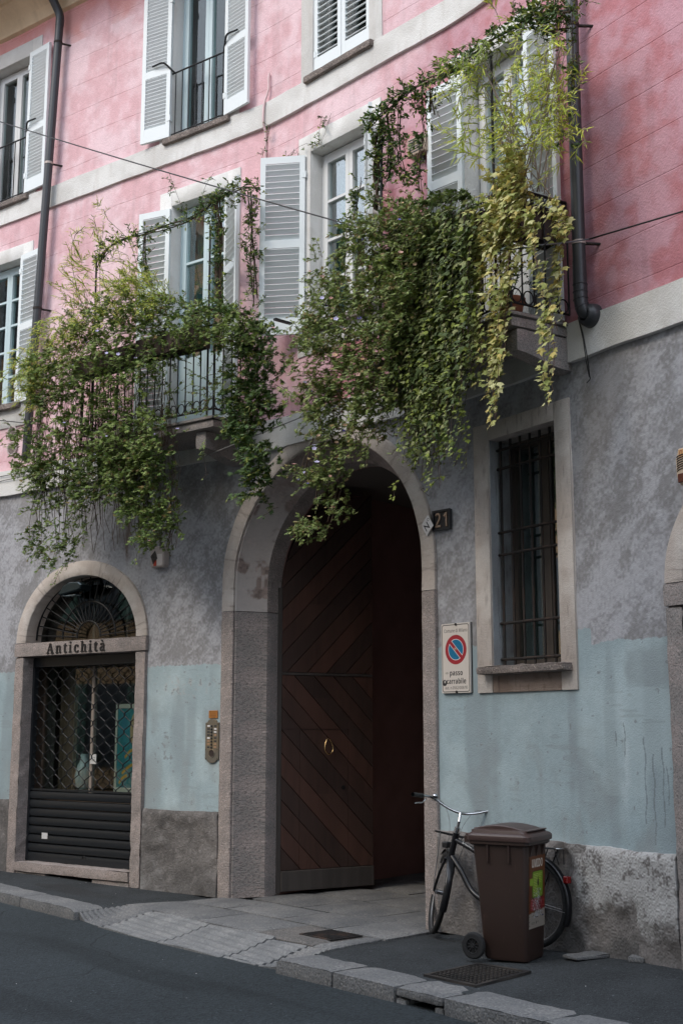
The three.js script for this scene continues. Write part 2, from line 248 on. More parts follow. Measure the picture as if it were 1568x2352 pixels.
// ------------------------------------------------------------------ the townhouse
const house = thing('townhouse', 'pink and grey stuccoed townhouse with shuttered windows, balconies and arched doorways', 'building');
const relief = (s, y) => (fbm(s * 1.7 + 3, y * 1.7, 2, 256, 201) - .5) * .022 + (fbm(s * 6, y * 6, 2, 256, 203) - .5) * .006;
function wallGrid(s0, s1, y0, y1, openings, grooves, uvf, d = 0, cell = .12) {
  const bs = new Set(); const add = s => { if (s >= s0 && s <= s1) bs.add(Math.round(s * 2000) / 2000); };
  for (let s = s0; s < s1; s += cell) add(s); add(s1);
  for (const o of openings) { add(o.s0); add(o.s1); if (o.arch) for (let i = 1; i < 44; i++) add((o.s0 + o.s1) / 2 - Math.cos(Math.PI * i / 44) * (o.s1 - o.s0) / 2); }
  const B = [...bs].sort((a, b) => a - b).filter((v, i, a) => !i || v - a[i - 1] > 1e-4);
  let lv = []; for (let y = y0; y < y1; y += .2) lv.push([y, 0]); lv.push([y1, 0]);
  for (const g of grooves) lv.push([g - .006, 0], [g, -.0032], [g + .006, 0]);
  for (const o of openings) if (!o.arch) lv.push([o.lo, 0], [o.hi, 0]);
  lv.sort((a, b) => a[0] - b[0]);
  const pos = [], uv = [];
  const put = (s, y, dd) => { const v = W(s, y, d + dd + relief(s, y)); pos.push(v.x, v.y, v.z); const q = uvf(s, y); uv.push(q[0], q[1]); };
  for (let i = 0; i + 1 < B.length; i++) {
    const a = B[i], b = B[i + 1], m = (a + b) / 2;
    const act = openings.filter(o => m > o.s0 && m < o.s1).map(o => o.arch ? { A: [o.lo, o.hi(a)], Bb: [o.lo, o.hi(b)] } : { A: [o.lo, o.hi], Bb: [o.lo, o.hi] }).sort((p, q) => p.A[0] - q.A[0]);
    let la = y0, lb = y0; const segs = [];
    for (const o of act) { segs.push([la, o.A[0], lb, o.Bb[0]]); la = o.A[1]; lb = o.Bb[1]; } segs.push([la, y1, lb, y1]);
    for (const [a0, a1, b0, b1] of segs) for (let k = 0; k + 1 < lv.length; k++) {
      const [l0, d0] = lv[k], [l1, d1] = lv[k + 1];
      const ya0 = clamp(l0, a0, Math.max(a0, a1)), ya1 = clamp(l1, a0, Math.max(a0, a1)), yb0 = clamp(l0, b0, Math.max(b0, b1)), yb1 = clamp(l1, b0, Math.max(b0, b1));
      if (ya1 - ya0 < 1e-5 && yb1 - yb0 < 1e-5) continue;
      put(a, ya0, d0); put(b, yb0, d0); put(b, yb1, d1); put(a, ya0, d0); put(b, yb1, d1); put(a, ya1, d1);
    }
  }
  return toCreasedNormals(flat(pos, uv), rad(25));
}
const pinkUV = (s, y) => [(s - SA) / SW, (y - PY0) / PYH], lowUV = (s, y) => [(s - SA) / SW, y / LYH];
const WIN2 = [-7.15, -3.69, -1.47], UP_LO = 8.47, UP_HI = 10.47, HW = .43;
const grooves = []; for (let k = 0; k < 17; k++) grooves.push(4.98 + k * .365);
const opU = WIN2.map(c => ({ s0: c - HW, s1: c + HW, lo: UP_LO, hi: UP_HI })), opM = [[-7.15, 5.70], [-3.65, 4.86], [-1.50, 5.70], [.65, 4.86]].map(([c, lo]) => ({ s0: c - HW, s1: c + HW, lo, hi: 7.64 }));
obj('wall', wallGrid(SA, SB, 4.55, 10.95, [...opU, ...opM], grooves, pinkUV), pinkM, house).userData.label = 'pink limewashed upper wall with scored joints';
const GC = -1.70, GY = 3.155, arcG = r => s => GY + Math.sqrt(Math.max(0, r * r - (s - GC) * (s - GC)));
const SC = [-5.385, 3.515], shopHi = (c, a, b) => s => 2.68 + b * Math.sqrt(Math.max(0, 1 - (s - c) * (s - c) / a / a));
obj('wall', wallGrid(SA, SB, .79, 4.56, [
  { s0: GC - 1.36, s1: GC + 1.36, lo: .5, hi: arcG(1.36), arch: 1 }, { s0: SC[0] - 1, s1: SC[0] + 1, lo: .5, hi: shopHi(SC[0], 1, .8), arch: 1 }, { s0: SC[1] - 1, s1: SC[1] + 1, lo: .5, hi: shopHi(SC[1], 1, .8), arch: 1 },
  { s0: .43, s1: 1.32, lo: 2.14, hi: 4.13 }], [], lowUV), lowM, house).userData.label = 'grey and duck-egg blue lower wall';
// string courses, uneven along their lower edge
function course(y0, y1, d, skip) { const L = []; for (let s = SA; s < SB - .01; s += .4) { if (skip && s + .4 > skip[0] && s < skip[1]) { const a = Math.max(s, SA), b = s + .4; if (a < skip[0]) L.push([a, skip[0]]); if (b > skip[1]) L.push([skip[1], b]); } else L.push([s, s + .4]); }
  return L.map(([a, b]) => { const g = new THREE.BoxGeometry(b - a, y1 - y0, d + .05, 4, 3, 2).toNonIndexed(); g.translate((a + b) / 2, (y0 + y1) / 2, (d - .05) / 2); boxUV(g); const p = g.attributes.position; for (let i = 0; i < p.count; i++) { const x = p.getX(i), y = p.getY(i); p.setY(i, y + (fbm(x * 3, y * 2, 3, 256, 211) - .5) * .02); p.setZ(i, p.getZ(i) + (fbm(x * 4 + 9, y * 5, 2, 256, 213) - .5) * .008); } return toWall(g, true); }); }
obj('string_course', course(8.18, 8.462, .035), whiteM, house).userData.label = 'white upper string course';
obj('string_course', course(4.53, 4.845, .05), whiteM, house).userData.label = 'white lower string course above the grey wall';
// cornice, soffit and roof
{
  const prof = [[0, 10.86], [.05, 10.88], [.07, 10.95], [.16, 11.06], [.27, 11.12], [.27, 11.16], [.30, 11.17], [.34, 11.25], [.36, 11.30], [.36, 11.34]], pos = [], uv = [];
  for (let s = SA; s < SB - .01; s += .3) for (let k = 0; k + 1 < prof.length; k++) { const q = [[s, k], [s + .3, k], [s + .3, k + 1], [s, k], [s + .3, k + 1], [s, k + 1]]; for (const [a, i] of q) { const v = W(a, prof[i][1], prof[i][0]); pos.push(v.x, v.y, v.z); uv.push(a, prof[i][1]); } }
  obj('cornice', toCreasedNormals(flat(pos, uv), rad(40)), corniceM, house);
  obj('soffit', wbox(SA, SB, 11.34, 11.40, -.3, .95), std({ color: lin(.06, .05, .045), roughness: .9 }), house);
  obj('gutter', toWall((() => { const g = new THREE.CylinderGeometry(.07, .07, SB - SA, 10, 60, false); g.rotateZ(Math.PI / 2); g.translate((SA + SB) / 2, 11.38, 1.0); return g; })()), pipeM, house);
  for (let s = SA + .2; s < -5; s += .62) obj('rafter', wbox(s, s + .1, 11.25, 11.338, .37, .95), std({ color: lin(.075, .058, .05), roughness: .9 }), house);
  obj('roof', wbox(SA, SB, 11.41, 11.55, -6.2, .98), std({ color: lin(.22, .10, .07), roughness: .9 }), house);
}
// rooms behind the openings, closed all round
obj('interior', [wbox(SA, SB, 4.60, 4.72, -3.2, -.36), wbox(SA, SB, 8.16, 8.30, -3.2, -.36), wbox(SA, SB, 11.0, 11.1, -3.2, -.1), wbox(SA, SB, 4.6, 11.1, -3.3, -3.2), wbox(SA, SA + .1, 0, 11.2, -6.3, 0), wbox(SB - .1, SB, 0, 11.2, -6.3, 0)], roomM, house).userData.label = 'dim rooms behind the windows';
obj('partition', [-5.4, -2.6, -.45].map(s => wbox(s, s + .1, 4.72, 11, -3.2, -.12)), roomM, house);
obj('interior', [wbox(SA, -3.0, 0, 4.58, -3.0, -2.9), wbox(-3.1, -3.0, 0, 4.58, -2.9, -.5), wbox(SA, -3.1, -.05, .02, -2.9, -.3), wbox(-.30, -.2, 0, 4.58, -6, -.5), wbox(-.2, SB, 0, 4.58, -2.5, -2.4), wbox(-.2, SB, -.05, .02, -2.4, -.5)], innerM, house).userData.label = 'dark ground floor rooms';

// ---- window surrounds with their reveals
function surround(c, y0, y1, o) { // y0,y1 of the opening
  const g = part('window_surround', house), so = o.so ?? .62, w = .19, dp = -.24, top = y1 + o.top, bot = o.bot;
  obj('jamb', wrbox(c - so, c - HW, bot, top, dp, .016, .005), o.m, g); obj('jamb', wrbox(c + HW, c + so, bot, top, dp, .016, .005), o.m, g);
  obj('head', wrbox(c - HW, c + HW, y1, top, dp, .014, .005), o.m, g);
  if (o.apron) obj('apron', wrbox(c - HW, c + HW, bot, y0, dp, .014, .005), o.m, g);
  return g;
}
for (const c of WIN2) surround(c, UP_LO, UP_HI, { top: .215, bot: 8.455, m: whiteM });
surround(-7.15, 5.7, 7.64, { top: .185, bot: 5.41, apron: 1, m: whiteM }); surround(-1.5, 5.7, 7.64, { top: .2, bot: 5.43, apron: 1, m: whiteM });
surround(-3.65, 4.86, 7.64, { top: .19, bot: 4.84, m: whiteM }); surround(.65, 4.86, 7.64, { top: .19, bot: 4.84, m: whiteM });
const sillM = std({ map: rep(graniteTex([.20, .17, .155], [.26, .215, .19], .5, 161), 1 / .7), roughness: .95, bumpMap: rep(granBump, 1 / .4), bumpScale: .015 });
for (const [c, y] of [[-7.15, 8.47], [-3.69, 8.47], [-1.47, 8.47], [-7.15, 5.70], [-1.5, 5.70]]) obj('sill', wstone(c - .52, c + .52, y - .065, y + .012, -.2, .085, .05, .008, .018, Math.round(c * 9 + y)), sillM, house);

// ---- casements: frame, glazing bars and one mesh for each pane
const UNITM = new Map(); const unitBox = (w, h, t) => { const k = [w, h, t].map(x => x.toFixed(4)).join(); if (!UNITM.has(k)) UNITM.set(k, boxUV(new RoundedBoxGeometry(w, h, t, 1, Math.min(.005, t / 2.2)).toNonIndexed())); return UNITM.get(k); };
function at(name, geo, mat, parent, x, y, z) { const m = obj(name, geo, mat, parent); m.position.set(x, y, z); return m; }
function casement(c, y0, y1, rows, o = {}) {
  const g = part('window', house); place(g, c, y0, -.17); const w = HW * 2, h = y1 - y0, m = o.m || frameM, fw = .05;
  obj('frame', [box(-w / 2, -w / 2 + fw, 0, h, -.05, .02), box(w / 2 - fw, w / 2, 0, h, -.05, .02), box(-w / 2 + fw, w / 2 - fw, h - fw, h, -.05, .02), box(-w / 2 + fw, w / 2 - fw, 0, .04, -.05, .02)], m, g);
  const leafW = w / 2 - fw - .003, p0 = o.panel || .09;
  for (const sd of [-1, 1]) {
    const x0 = sd < 0 ? -w / 2 + fw + .002 : .002, x1 = x0 + leafW, st = .052;
    obj('sash', [box(x0, x0 + st, .045, h - fw - .004, -.03, .034), box(x1 - st, x1, .045, h - fw - .004, -.03, .034), box(x0 + st, x1 - st, h - fw - .004 - st, h - fw - .004, -.03, .033), box(x0 + st, x1 - st, .045, p0, -.03, .033)], m, g);
    const ph = (h - fw - .004 - st - p0) / rows;
    for (let r = 0; r < rows; r++) {
      const ya = p0 + r * ph, yb = ya + ph; if (r) obj('glazing_bar', box(x0 + st, x1 - st, ya - .014, ya + .014, -.02, .03), m, g);
      const pane = obj('pane', box(x0 + st - .004, x1 - st + .004, ya - .002 + (r ? .014 : 0), yb + .002 - (r < rows - 1 ? .014 : 0), -.003, .001), o.glass || glassM, g); if (o.tilt) pane.rotation.y = o.tilt * sd;
    }
  }
  return g;
}
casement(-7.15, 8.48, 10.46, 1, { m: frameWhiteM, glass: shopGlassM }); casement(-3.69, 8.48, 10.46, 1, { m: frameM, glass: shopGlassM }); casement(-1.47, 8.48, 10.46, 2, { m: frameWhiteM, glass: shopGlassM });
casement(-7.15, 5.71, 7.63, 5, { glass: shopGlassM }); casement(-1.5, 5.71, 7.63, 4, { m: frameWhiteM }); casement(-3.65, 4.87, 7.63, 3, { panel: .95 }); casement(.65, 4.87, 7.63, 3, { panel: .95, m: frameWhiteM });

// ---- louvred shutters: stiles, rails and one mesh for each slat
function shutter(c, y, side, open, o) { // hinged on the jamb at c + side*HW, swung open by `open` degrees
  const g = part('shutter', house), w = o.w || .42, h = o.h, st = .055, th = .036, m = shutM, sM = shutM;
  const [hx, hz] = [c + side * HW, o.d ?? .03]; g.position.copy(W(hx, y, hz));
  // closed, the leaf runs from the hinge across the opening
  g.rotation.y = turn(c) + (side < 0 ? -rad(open) : Math.PI + rad(open)); const zs = side < 0 ? 1 : -1;
  const rails = [[0, o.bot || .16], ...(o.mid || []).map(v => [v - .045, v + .045]), [h - .075, h]];
  obj('stile', box(0, st, 0, h, -th / 2, th / 2), m, g); obj('stile', box(w - st, w, 0, h, -th / 2, th / 2), m, g);
  for (const [a, b] of rails) obj('rail', box(st, w - st, a, b, -th / 2 + .001, th / 2 - .001), m, g);
  const sg = unitBox(w - 2 * st + .006, .011, o.sw || .05), pitch = o.pitch;
  for (let r = 0; r + 1 < rails.length; r++) { const a = rails[r][1], b = rails[r + 1][0], n = Math.round((b - a) / pitch), pp = (b - a) / n; for (let k = 0; k < n; k++) { const s = at('slat', sg, sM, g, w / 2, a + (k + .5) * pp, 0); s.rotation.x = zs * rad(o.tilt || 48) + rr(-.03, .03); } }
  for (const yy of [.2, h - .25]) obj('hinge', box(-.012, .03, yy, yy + .07, -th / 2 - .006, th / 2 + .006), o.hingeM || m, g);
  return g;
}
const topS = { h: 1.97, pitch: .046, mid: [.86], sw: .044, tilt: 52, bot: .17, d: .035 };
shutter(-7.15, 8.50, 1, 176, topS); shutter(-7.15, 8.50, -1, 176, topS); shutter(-3.69, 8.50, -1, 172, topS); shutter(-3.69, 8.50, 1, 170, topS);
const closedS = { h: 1.96, pitch: .068, w: .426, mid: [], sw: .05, tilt: 32, bot: .19, d: -.02 };
shutter(-1.47, 8.49, -1, 0, closedS); shutter(-1.47, 8.49, 1, 0, closedS);
const midS = { h: 1.95, pitch: .066, mid: [.98], bot: .17, tilt: 50, sw: .06, d: .03 };
shutter(-7.15, 5.70, 1, 174, midS); shutter(-7.15, 5.70, -1, 174, midS); shutter(-1.565, 5.66, -1, 141, { ...midS, w: .475 }); shutter(-1.5, 5.68, 1, 142, midS);
const doorS = { h: 2.72, pitch: .076, mid: [.95, 1.75], bot: .17, tilt: 46, sw: .068, d: .03 };
shutter(-3.65, 4.88, -1, 168, doorS); shutter(-3.65, 4.88, 1, 150, doorS); shutter(.65, 4.88, -1, 168, doorS); shutter(.65, 4.88, 1, 174, { ...doorS, pitch: .084 });
// iron bolts on the shutters and low window guards
for (const c of [-7.15, -3.69]) {
  const g = part('window_guard', house), dd = .012;
  obj('rail', tube([W(c - HW - .02, 9.31, dd), W(c, 9.31, dd), W(c + HW + .02, 9.31, dd)], .011, 6), ironM, g); obj('rail', tube([W(c - HW, 8.54, dd), W(c, 8.54, dd), W(c + HW, 8.54, dd)], .009, 6), ironM, g);
  for (let k = 0; k < 8; k++) { const s = c - HW + .055 + k * .107; obj('bar', rod(W(s, 8.48, dd), W(s, 9.31, dd), .0075), ironM, g); }
  for (const sd of [-1, 1]) { const a = c + sd * (HW + .06), b = c + sd * (HW + .24); obj('shutter_stay', tube([W(a - sd * .1, 9.31, .02), W(a, 9.43, .1), W(a + sd * .03, 9.44, .11), W(b, 9.44, .11)], .012, 6), ironM, g); }
}
obj('shutter_bar', wbox(-2.02, -1.98, 5.72, 5.74, .2, .42), ironM, house);
// curtains behind the upper panes
const sheerM = new THREE.MeshPhysicalMaterial({ color: lin(.70, .76, .78), roughness: 1, transmission: .35, thickness: 0 });
function curtain(c, x0, x1, y0, y1, label, m) {
  const pos = [], n = Math.ceil((x1 - x0) / .012), pt = (i, y) => W(c + x0 + (x1 - x0) * i / n, y, -.30 + .018 * Math.sin(i * .75) + .008 * Math.sin(i * .31 + y * 2));
  for (let i = 0; i < n; i++) for (let k = 0; k < 6; k++) { const ya = lerp(y0, y1, k / 6), yb = lerp(y0, y1, (k + 1) / 6), a = pt(i, ya), b = pt(i + 1, ya), e = pt(i + 1, yb), f = pt(i, yb); for (const v of [a, b, e, a, e, f]) pos.push(v.x, v.y, v.z); }
  return tag(obj('curtain', toCreasedNormals(flat(pos), rad(60)), m || sheerM), label, 'curtain');
}
curtain(-3.69, .18, .44, 8.5, 10.44, 'white sheer curtain behind the window with two shutters folded back, above the bushy balcony');
curtain(-7.15, .16, .3, 8.5, 10.1, 'short white sheer curtain behind the window below the cornice');
curtain(-1.5, -.42, -.05, 5.75, 7.6, 'teal curtain behind the window with a half open shutter', std({ color: lin(.055, .12, .13), roughness: .95 }));
curtain(-3.65, -.42, .42, 5.2, 7.6, 'teal curtain behind the glazed door of the bushy balcony', std({ color: lin(.07, .14, .155), roughness: .95 }));
curtain(.65, -.42, .42, 4.95, 7.6, 'pale curtain behind the glazed door of the ivy balcony', std({ color: lin(.6, .62, .62), roughness: .95 }));

// ---- carriage gate: moulded granite arch
function sweep(prof, path) { // prof: [offset inwards from radius, d]; path(t, r) -> [s,y]
  const pos = [], uv = [];
  for (let i = 0; i + 1 < path.length; i++) for (let k = 0; k + 1 < prof.length; k++) { const q = [[i, k], [i + 1, k], [i + 1, k + 1], [i, k], [i + 1, k + 1], [i, k + 1]]; for (const [a, b] of q) { const [s, y, l] = path[a](prof[b][0]); const v = W(s, y, prof[b][1]); pos.push(v.x, v.y, v.z); uv.push(l, prof[b][0] - prof[b][1]); } }
  return toCreasedNormals(flat(pos, uv), rad(32));
}
const gjamb = (side, y0, y1, n = 12) => Array.from({ length: n + 1 }, (_, i) => { const y = lerp(y0, y1, i / n); return r => [GC + side * r, y, y]; });
const garch = () => { const L = []; for (let i = 0; i <= 4; i++) { const y = lerp(2.886, GY, i / 4); L.push(r => [GC - r, y, y]); } for (let i = 1; i < 64; i++) { const a = Math.PI - Math.PI * i / 64; L.push(r => [GC + r * Math.cos(a), GY + r * Math.sin(a), 3.1 + i * .06]); } for (let i = 0; i <= 4; i++) { const y = lerp(GY, 2.886, i / 4); L.push(r => [GC + r, y, 7 + i * .07]); } return L; };
const profTrim = [[1.485, -.03], [1.485, .028], [1.478, .035], [1.335, .035], [1.325, .028], [1.322, .006]], profSplay = [[1.322, .004], [1.308, 0], [1.165, -.285], [1.150, -.300]], profRev = [[1.150, -.301], [1.140, -.33], [1.135, -.52]];
const gs = part('gate_surround', house);
const rough = (g, k, f = 14, sd = 0) => { const p = g.attributes.position; for (let i = 0; i < p.count; i++) { const n = (fbm(p.getX(i) * f + 7, p.getY(i) * f + p.getZ(i) * f, 3, 256, 221 + sd) - .5) * 2 * k; p.setX(i, p.getX(i) + n * .74); p.setZ(i, p.getZ(i) - n * .67); } g.computeVertexNormals(); return toCreasedNormals(g, rad(45)); };
for (const sd of [-1, 1]) { obj('jamb_stone', rough(sweep(profTrim, gjamb(sd, 0, 2.88, 40)), .006, 12, sd + 3), granPinkM, gs); obj('splay_stone', sweep(profSplay, gjamb(sd, 0, 2.88)), granM, gs); obj('reveal_stone', sweep(profRev, gjamb(sd, 0, 2.88)), granM, gs); }
obj('arch_band', rough(sweep(profTrim, garch()), .006, 9, 9), creamM, gs).userData.label = 'flaking whitewashed arch band';
// splayed arch face: pinkish stone with old whitewash left on its left haunch
const archTex = tex(1024, 256, (u, v) => { const l = u * 7, a = fbm(l * 3, v * 2, 4, 256, 231), b = vn(l * 60, v * 22, 1024, 1024, 232), c = vn(l * 38, v * 14, 1024, 1024, 233); let o = mix([.27, .215, .195], [.34, .265, .24], a); o = mul(o, .8 + .3 * b + .35 * step(.72, .9, c) - .3 * step(.75, .9, 1 - c)); const pt = fbm(l * 5 + 3, v * 3 + 2, 4, 256, 234), w = step(2.0, .6, l + (a - .5) * 1.2) * step(.30, .40, pt); return mix(o, [.56, .52, .50], w * .75); });
{ const g = sweep(profSplay, garch()), uv = g.attributes.uv; for (let i = 0; i < uv.count; i++) uv.setXY(i, (uv.getX(i) - 2.88) / 7, clamp((1.32 - uv.getY(i)) / -.2 + .0, 0, 1)); obj('arch_splay', g, std({ map: archTex, roughness: .9, bumpMap: rep(granBump, 9, .4), bumpScale: .005 }), gs); }
obj('arch_reveal', sweep(profRev, garch()), granPinkM, gs);
// passage behind the gate
const passM = std({ map: tex(256, 256, (u, v) => { const a = fbm(u * 4, v * 4, 4, 4, 241); return mul([.27, .155, .14], .75 + .5 * a); }), roughness: .85 });
{ const g = part('passage', house); obj('side_wall', wbox(-2.99, -2.84, 0, 4.58, -6, -.53), passM, g); obj('side_wall', wbox(-.56, -.42, 0, 4.58, -6, -.53), passM, g); obj('vault', wbox(-2.83, -.57, 4.35, 4.5, -6, -.53), innerM, g); obj('end_wall', wbox(-3.0, -.4, 0, 4.58, -6.15, -6.01), innerM, g); 
  const A = []; for (let i = 0; i <= 40; i++) { const a = Math.PI * i / 40; A.push([GC + 1.134 * Math.cos(a), GY + 1.134 * Math.sin(a)]); } obj('rear_arch', toWall(extrude([[GC + 1.42, GY - .2], [GC + 1.42, 4.58], [GC - 1.42, 4.58], [GC - 1.42, GY - .2], [GC - 1.134, GY - .2], ...A.reverse(), [GC + 1.134, GY - .2]].map(p => p), .02).translate(0, 0, -.53)), passM, g);
  obj('jamb', [wbox(GC - 1.42, GC - 1.134, 0, GY - .19, -.53, -.51), wbox(GC + 1.134, GC + 1.42, 0, GY - .19, -.53, -.51)], passM, g); }
// the open leaf: bottom rail, mid rail, chevron planks, wicket and knocker
{
  const g = part('gate_leaf', house); g.position.copy(W(-2.828, 0, -.50)); g.rotation.y = rad(30); // runs to the right and away into the passage
  const LW = 1.11, top = [[LW, GY + 1.11], ...Array.from({ length: 13 }, (_, i) => { const a = Math.PI / 2 + Math.PI / 2 * i / 12; return [LW + 1.11 * Math.cos(a), GY - .02 + 1.11 * Math.sin(a)]; }).slice(1)];
  const ol = [[0, .035], [LW, .035], ...top]; const put = (name, poly, m, d = .03, z = 0, b = 0, par = g) => { if (poly.length < 3) return; const e = extrude(poly, d, b); e.translate(0, 0, z); return obj(name, boxUV(e.index ? e.toNonIndexed() : e), m, par); };
  put('backing', ol, woodRailM, .035, -.04); put('bottom_rail', [[0, .035], [LW, .035], [LW, .235], [0, .235]], woodRailM, .045, 0, .004); put('mid_rail', clipPoly(clipPoly(ol, 0, -1, -2.238), 0, 1, 2.262), woodRailM, .034);
  const up = clipPoly(ol, 0, -1, -2.268), lo = clipPoly(clipPoly(ol, 0, 1, 2.232), 0, -1, -.242), q = Math.SQRT1_2, wk = [.215, .80, .242, 1.67];
  const mm = [0, 1, 0, 2, 1, 0, 1, 2, 0, 1, 2]; let n = 0;
  for (let c = -6; c < 6; c += .168) put('plank', clipPoly(clipPoly(up, -q, q, c + .164), q, -q, -c - .004), woodMs[mm[n++ % 11]], .03);
  for (let c = 0; c < 4; c += .168) {
    const st = clipPoly(clipPoly(lo, q, q, c + .164), -q, -q, -c - .004); if (st.length < 3) continue; const m = woodMs[mm[n++ % 11]];
    const R = (a, b, e, f) => clipPoly(clipPoly(clipPoly(clipPoly(st, -1, 0, -a), 1, 0, b), 0, -1, -e), 0, 1, f);
    put('plank', R(0, wk[0] - .004, .242, wk[3]), m); put('plank', R(wk[1] + .004, LW, .242, wk[3]), m); put('plank', R(0, LW, wk[3] + .004, 3), m); put('wicket_plank', R(wk[0], wk[1], .242, wk[3] - .004), m);
  }
  const brass = std({ color: lin(.62, .42, .20), roughness: .25, metalness: 1 });
  obj('knocker', tube([V(-.012, .07, 0), V(-.045, -.03, .012), V(-.012, -.07, .015), V(.012, -.07, .015), V(.045, -.03, .012), V(.012, .07, 0)].map(v => v.multiplyScalar(1.1).add(V(.545, 1.49, .055))), .0075, 8, true, 40), brass, g);
  obj('keyhole', new THREE.CylinderGeometry(.022, .022, .01, 16).rotateX(Math.PI / 2).translate(.74, 1.06, .034), ironM, g);
  obj('hinge_post', box(-.045, -.004, .02, GY, -.06, .03), woodRailM, g);
}

// ---- shop doorway with a fanlight, and the like doorway at the other end of the wall
const fonts = {}; for (const f of ['serif_bold', 'sans_bold', 'sans_regular']) fonts[f] = await new FontLoader().loadAsync(`fonts/droid/droid_${f}.typeface.json`);
function shopFront(c, full) {
  const g = part('shop_surround', house), N = 40;
  const arch = Array.from({ length: N + 1 }, (_, i) => { const a = Math.PI - Math.PI * i / N; return r => [c + r * Math.cos(a), 2.685 + (r - .19) * Math.sin(a), i * .08]; });
  obj('arch_band', rough(sweep([[1.105, -.03], [1.105, .03], [1.095, .038], [.945, .038], [.935, .03], [.93, -.2]], arch), .006, 9, 17), creamM, g);
  for (const sd of [-1, 1]) { const a = sd < 0 ? c - 1.1 : c + .94, b = a + .16; obj('jamb_stone', wstone(a, b, 0, 2.515, -.2, .045, .05, .012, .02, sd + 5), full ? granPinkM : granM, g); }
  obj('lintel', wstone(c - 1.11, c + 1.11, 2.52, 2.682, -.2, .05, .06, .006, .012, 3), full ? granPinkM : granM, g);
  if (!full) { obj('closed_shutter', wbox(c - .94, c + .94, .02, 3.4, -.3, -.2), ironM, g); return; }
  obj('threshold', wstone(c - .94, c + .94, .055, .165, -.28, .055, .06, .01, .018, 8), granPinkM, g); obj('threshold_base', wbox(c - .93, c - .42, -.03, .05, -.28, .03), granM, g); obj('threshold_base', wbox(c + .36, c + .93, -.03, .05, -.28, .03), granM, g); obj('cellar_slot', wbox(c - .42, c + .36, -.03, .05, -.5, -.28), blackM, g);
  const txt = 'Antichità'; let x = -5.905; for (const ch of txt) { const t = new TextGeometry(ch, { font: fonts.serif_bold, size: .118, depth: .012, curveSegments: 5, bevelEnabled: false }); t.computeBoundingBox(); const w = t.boundingBox.max.x; t.translate(x, 2.542, .047); obj('letter', toWall(t), blackM, g); x += w + .031; }
}
shopFront(SC[0], true); shopFront(SC[1], false);
{ // fanlight
  const g = part('fanlight', house), c = SC[0], yb = 2.69, dd = -.12;
  obj('glass', toWall(extrude([...Array.from({ length: 25 }, (_, i) => { const a = Math.PI * i / 24; return [c + .94 * Math.cos(a), 2.68 + .74 * Math.sin(a)]; })], .004).translate(0, 0, -.2)), shopGlassM, g);
  const half = (r, k) => Array.from({ length: 17 }, (_, i) => { const a = Math.PI * i / 16; return W(c + r * Math.cos(a), yb + .03 + r * k * Math.sin(a), dd); });
  obj('ring', tube(half(.2, .95), .011, 6), ironM, g); obj('ring', tube(half(.45, .93), .012, 6), ironM, g); obj('ring', tube(half(.915, .78), .012, 6), ironM, g);
  for (let i = 0; i < 19; i++) { const a = Math.PI * (i + .5) / 19, R = [.915, .715], f = u => W(c + lerp(.2, R[0], u) * Math.cos(a), yb + .03 + lerp(.19, R[1], u) * Math.sin(a), dd); obj('spoke', rod(f(0), f(1), .0075, 5), ironM, g); }
  obj('mullion', [wbox(c - .03, c + .0, 2.69, 3.4, -.26, -.21), wbox(c + .52, c + .55, 2.69, 3.2, -.26, -.21)], woodRailM, g);
}
{ // shop window behind the grille
  const g = part('shop_window', house), c = SC[0], brownM = std({ color: lin(.13, .09, .065), roughness: .7 });
  obj('mullion', wbox(c - .165, c - .125, .9, 2.5, -.40, -.35), std({ color: lin(.33, .28, .24), roughness: .6 }), g); obj('frame', [wbox(c - 1.25, c - 1.0, .1, 2.5, -.41, -.34), wbox(c + .80, c + .93, .1, 2.5, -.41, -.34), wbox(c - 1.0, c + .80, 2.40, 2.5, -.41, -.34), wbox(c - 1.0, c + .80, .1, .9, -.41, -.34)], brownM, g);
  obj('pane', wbox(c - 1.0, c - .165, .9, 2.40, -.375, -.37), shopGlassM, g); obj('pane', wbox(c - .125, c + .80, .9, 2.40, -.375, -.37), shopGlassM, g);
}
